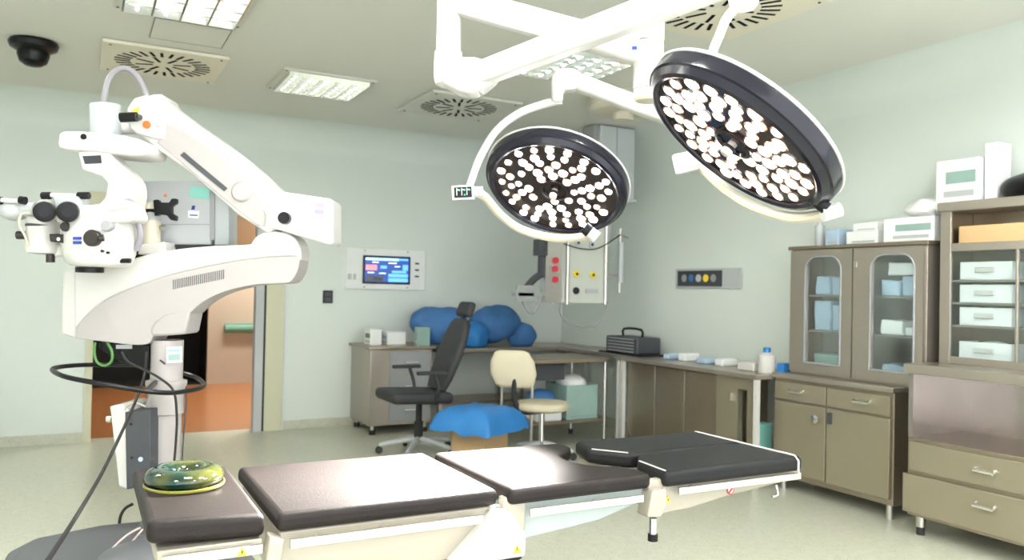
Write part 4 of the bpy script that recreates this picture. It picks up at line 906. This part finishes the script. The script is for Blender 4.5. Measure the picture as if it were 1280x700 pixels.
B().tube([P(148, 262, -.04), P(158, 252, -.02), P(166, 256, 0), P(172, 275, 0), P(176, 295, 0), P(170, 312, .02)], .0135, n=12).build('cable_hose', 'hose', t)
B().tube([P(134, 262, -.16), P(146, 262, -.17), P(156, 260, -.14), P(158, 252, -.08)], .006).build('light_cable', 'cream', t)
# rear camera tower and electronics cabinet on the back of the lower arm
D2 = D + .20
tw = at(190, 312, D + .12)
B().cyl(at(190, 318, D + .12), at(190, 276, D + .12), .038, n=30).build('monitor_post', 'cream', t)
B().cyl(at(191, 277, D + .12), at(191, 262, D + .12), .032, n=30).build('post_sleeve', 'greylight', t)
B().cyl(at(191, 262, D + .12), at(191, 254, D + .12), .045, n=30).build('post_cap', 'cream', t)
slab('post_base', [(172, 318), (174, 306), (205, 302), (208, 318)], D + .06, .12, 'white_matt', .006)
br = slab('mount_plate', [(191, 250), (197, 249), (200, 253), (211, 253), (214, 248), (220, 248), (220, 254), (214, 258), (214, 266), (220, 270), (219, 276), (213, 275), (208, 269), (200, 268), (193, 270)], D + .06, .03, 'black', .004)
B().cyl(at(176, 262, D + .10), at(200, 261, D + .10), .018).build('mount_arm', 'black', t)
B().cyl(at(200, 285, D + .08), at(207, 285, D + .08), .012).build('clamp_screw', 'steel', t)
ec = slab('electronics_cabinet', [(160, 226), (264, 226), (264, 306), (160, 306)], D2, .12, 'greylight', .006)
slab('door_seam', [(201, 280), (262, 280), (262, 281), (201, 281)], D2 - .002, .004, 'grey', 0, ec)
slab('hinge_strip', [(262, 240), (268, 240), (268, 300), (262, 300)], D2 - .004, .02, 'grey', 0, ec)
slab('side_panel', [(268, 230), (286, 236), (286, 308), (268, 308)], D2 + .005, .12, 'bluewhite', .004, ec)
slab('green_sticker', [(237, 233), (262, 235), (261, 249), (237, 247)], D2 - .002, .004, 'teal', 0, ec)
slab('white_sticker', [(235, 263), (249, 264), (248, 273), (235, 272)], D2 - .002, .004, 'paper', 0, ec)
slab('sticker_mark', [(240, 257), (244, 257), (243, 262), (239, 262)], D2 - .002, .004, 'blue_logo', 0, ec)
slab('sticker_mark', [(237, 268), (247, 268.5), (247, 270), (237, 269.5)], D2 - .003, .004, 'blue_logo', 0, ec)
slab('warning_sticker', [(204, 246), (209, 246), (206.5, 241.5)], D2 - .002, .004, 'orange', 0, ec)
B().box(-.03, .03, -.03, .03, -.17, .17, Matrix.Translation(at(235, 322, D2 + .05))).build('cabinet_post', 'grey_dark', t)
slab('cable_tray', [(165, 306), (286, 306), (286, 314), (165, 318)], D2 - .03, .12, 'rubber', .002)
# underside sockets
ub = slab('socket_box', [(124, 428), (186, 431), (186, 462), (160, 458), (124, 436)], D + .05, .08, 'black', .004)
slab('socket_row', [(145, 431), (165, 431), (165, 436), (145, 436)], D + .046, .006, 'greylight', 0, ub)
B().tube([at(u, v, D + .02) for u, v in ((119, 428), (118, 440), (121, 452), (130, 457), (139, 452), (140, 440), (134, 428))], .006).build('green_cable', 'green', t)
B().tube([at(u, v, d) for u, v, d in ((152, 440, D), (160, 452, D), (178, 461, D - .02), (200, 473, D - .06), (217, 489, D - .07), (221, 520, D - .05), (220, 550, D - .02), (217, 590, D), (215, 640, D))], .0055).build('power_cable', 'rubber', t)
B().tube([at(u, v, d) for u, v, d in ((183, 440, D), (180, 470, D), (170, 500, D - .12), (150, 545, D - .35), (128, 590, D - .6), (105, 630, D - .85), (85, 662, D - 1.05), (60, 700, D - 1.3))], [.0055, .0075]).build('signal_cable', 'rubber', t)
B().tube([at(u, v, d) for u, v, d in ((200, 450, D + .0), (228, 475, D + .1), (233, 500, D + .1), (229, 550, D + .1), (226, 620, D + .1))], .0035).build('thin_cable', 'grey_dark', t)
# power unit
pu = slab('power_unit', [(137, 508), (152, 505), (160, 510), (160, 612), (148, 608), (143, 560)], D - .06, .22, 'white_matt', .006)
slab('power_unit_face', [(156, 515), (188, 512), (188, 606), (158, 612)], D - .065, .24, 'grey_dark', .004, pu)
for u, v in ((164, 530), (165, 572), (172, 590)): q = at(u, v, D - .065); B().cyl(q + H2 * .005, q - H2 * .004, .006, n=10).build('socket', 'black', pu)
q = at(176, 574, D - .065); B().cyl(q + H2 * .005, q - H2 * .004, .010, n=14).build('indicator', 'blue_pale', pu)
B().tube([at(157, 518, D - .05), at(158, 508, D - .06), at(170, 504, D - .06), at(182, 508, D - .05)], .006).build('handle', 'steel', pu)
B().cyl(at(134, 524, D + .02), at(140, 524, D + .02), .014).cyl(at(178, 517, D + .0), at(190, 518, D + .0), .014).build('latch', 'white_matt', pu)
slab('unit_bracket', [(160, 540), (200, 540), (200, 556), (160, 556)], D + .05, .05, 'grey_dark', .004, pu)
# wheeled base
bz = .17
def fl_(u, v, z):
    d_ = at(u, v, 1) - CP; return CP + d_ * ((z - CAMH) / d_.z)
hb_ = [fl_(u, v, .24) for u, v in ((22, 684), (34, 672), (80, 664), (168, 655))]
b = B()
pts = [Vector((kx + .30, ky + .18, 0)), Vector((kx - .25, ky + .20, 0)), Vector((kx - .52, ky + .10, 0)), Vector((kx - .60, ky - .05, 0)), Vector((kx - .62, ky - .75, 0)), Vector((kx - .5, ky - .85, 0)), Vector((kx + .18, ky - .85, 0)), Vector((kx + .32, ky - .7, 0))]
b.prism([p + Vector((0, 0, .34)) for p in pts], Vector((0, 0, -.25)))
b.build('base', 'grey_base', t, bev=.05, seg=5)
b = B().lathe((kx - .08, ky - .60, .31), (0, 0, 1), [(.24, 0), (.23, .05), (.19, .11), (.11, .14), (.001, .145)], 36); b.build('wheel_housing', 'grey_base', t)
for p in (Vector((kx - .52, ky - .72, 0)), Vector((kx + .2, ky - .72, 0)), Vector((kx - .42, ky + .06, 0)), Vector((kx + .2, ky + .08, 0))):
    B().cyl(p + Vector((-.025, 0, .06)), p + Vector((.025, 0, .06)), .06, n=24).cyl(p + Vector((0, 0, .06)), p + Vector((0, 0, .12)), .02).build('castor', 'rubber', t)
B().tube([at(175, 660, 3.3), at(160, 668, 3.2), at(142, 684, 3.1), at(128, 704, 3.0)], .004).build('thin_cable', 'handle_pink', t)
B().tube([at(178, 662, 3.3), at(166, 676, 3.2), at(154, 690, 3.1), at(146, 706, 3.0)], .004).build('thin_cable', 'handle_pink', t)
B().tube([at(166, 630, 3.75), at(156, 636, 3.72), at(150, 648, 3.7), at(149, 668, 3.7)], .007).build('power_cable', 'rubber', t)
# floor cables
def cable(name, label, pts, r, m): return tag(B().tube(pts, r).build(name, m), label, 'cable')
cable('floor_cable', 'dark cable running off the left edge past the microscope base', [(kx - 1.6, ky - .3, .012), (kx - 1.0, ky - .38, .012), (kx - .78, ky - .5, .012), (kx - .72, ky - .9, .012), (kx - .8, ky - 1.3, .012)], .012, 'rubber')
# dark chair edge at the far left wall
tb = thing('dark_stool', 'dark blurred stool cut by the left edge before the back wall', 'stool', (-.83, 7.4, 0))
B().lathe((-.83, 7.4, .42), (0, 0, 1), [(.16, 0), (.19, .02), (.19, .06), (.16, .09), (.001, .09)], 30).build('seat', 'chair_black', tb)
B().cyl((-.83, 7.4, .10), (-.83, 7.4, .42), .03).build('gas_column', 'chair_black', tb)
star_base(tb, -.83, 7.4, 'chair_black', .22)
B().ball((-.81, 7.42, .68), .16, .4, 1.0, 1.1, 3).cyl((-.81, 7.4, .45), (-.81, 7.4, .65), .02).build('backrest', 'chair_black', tb)
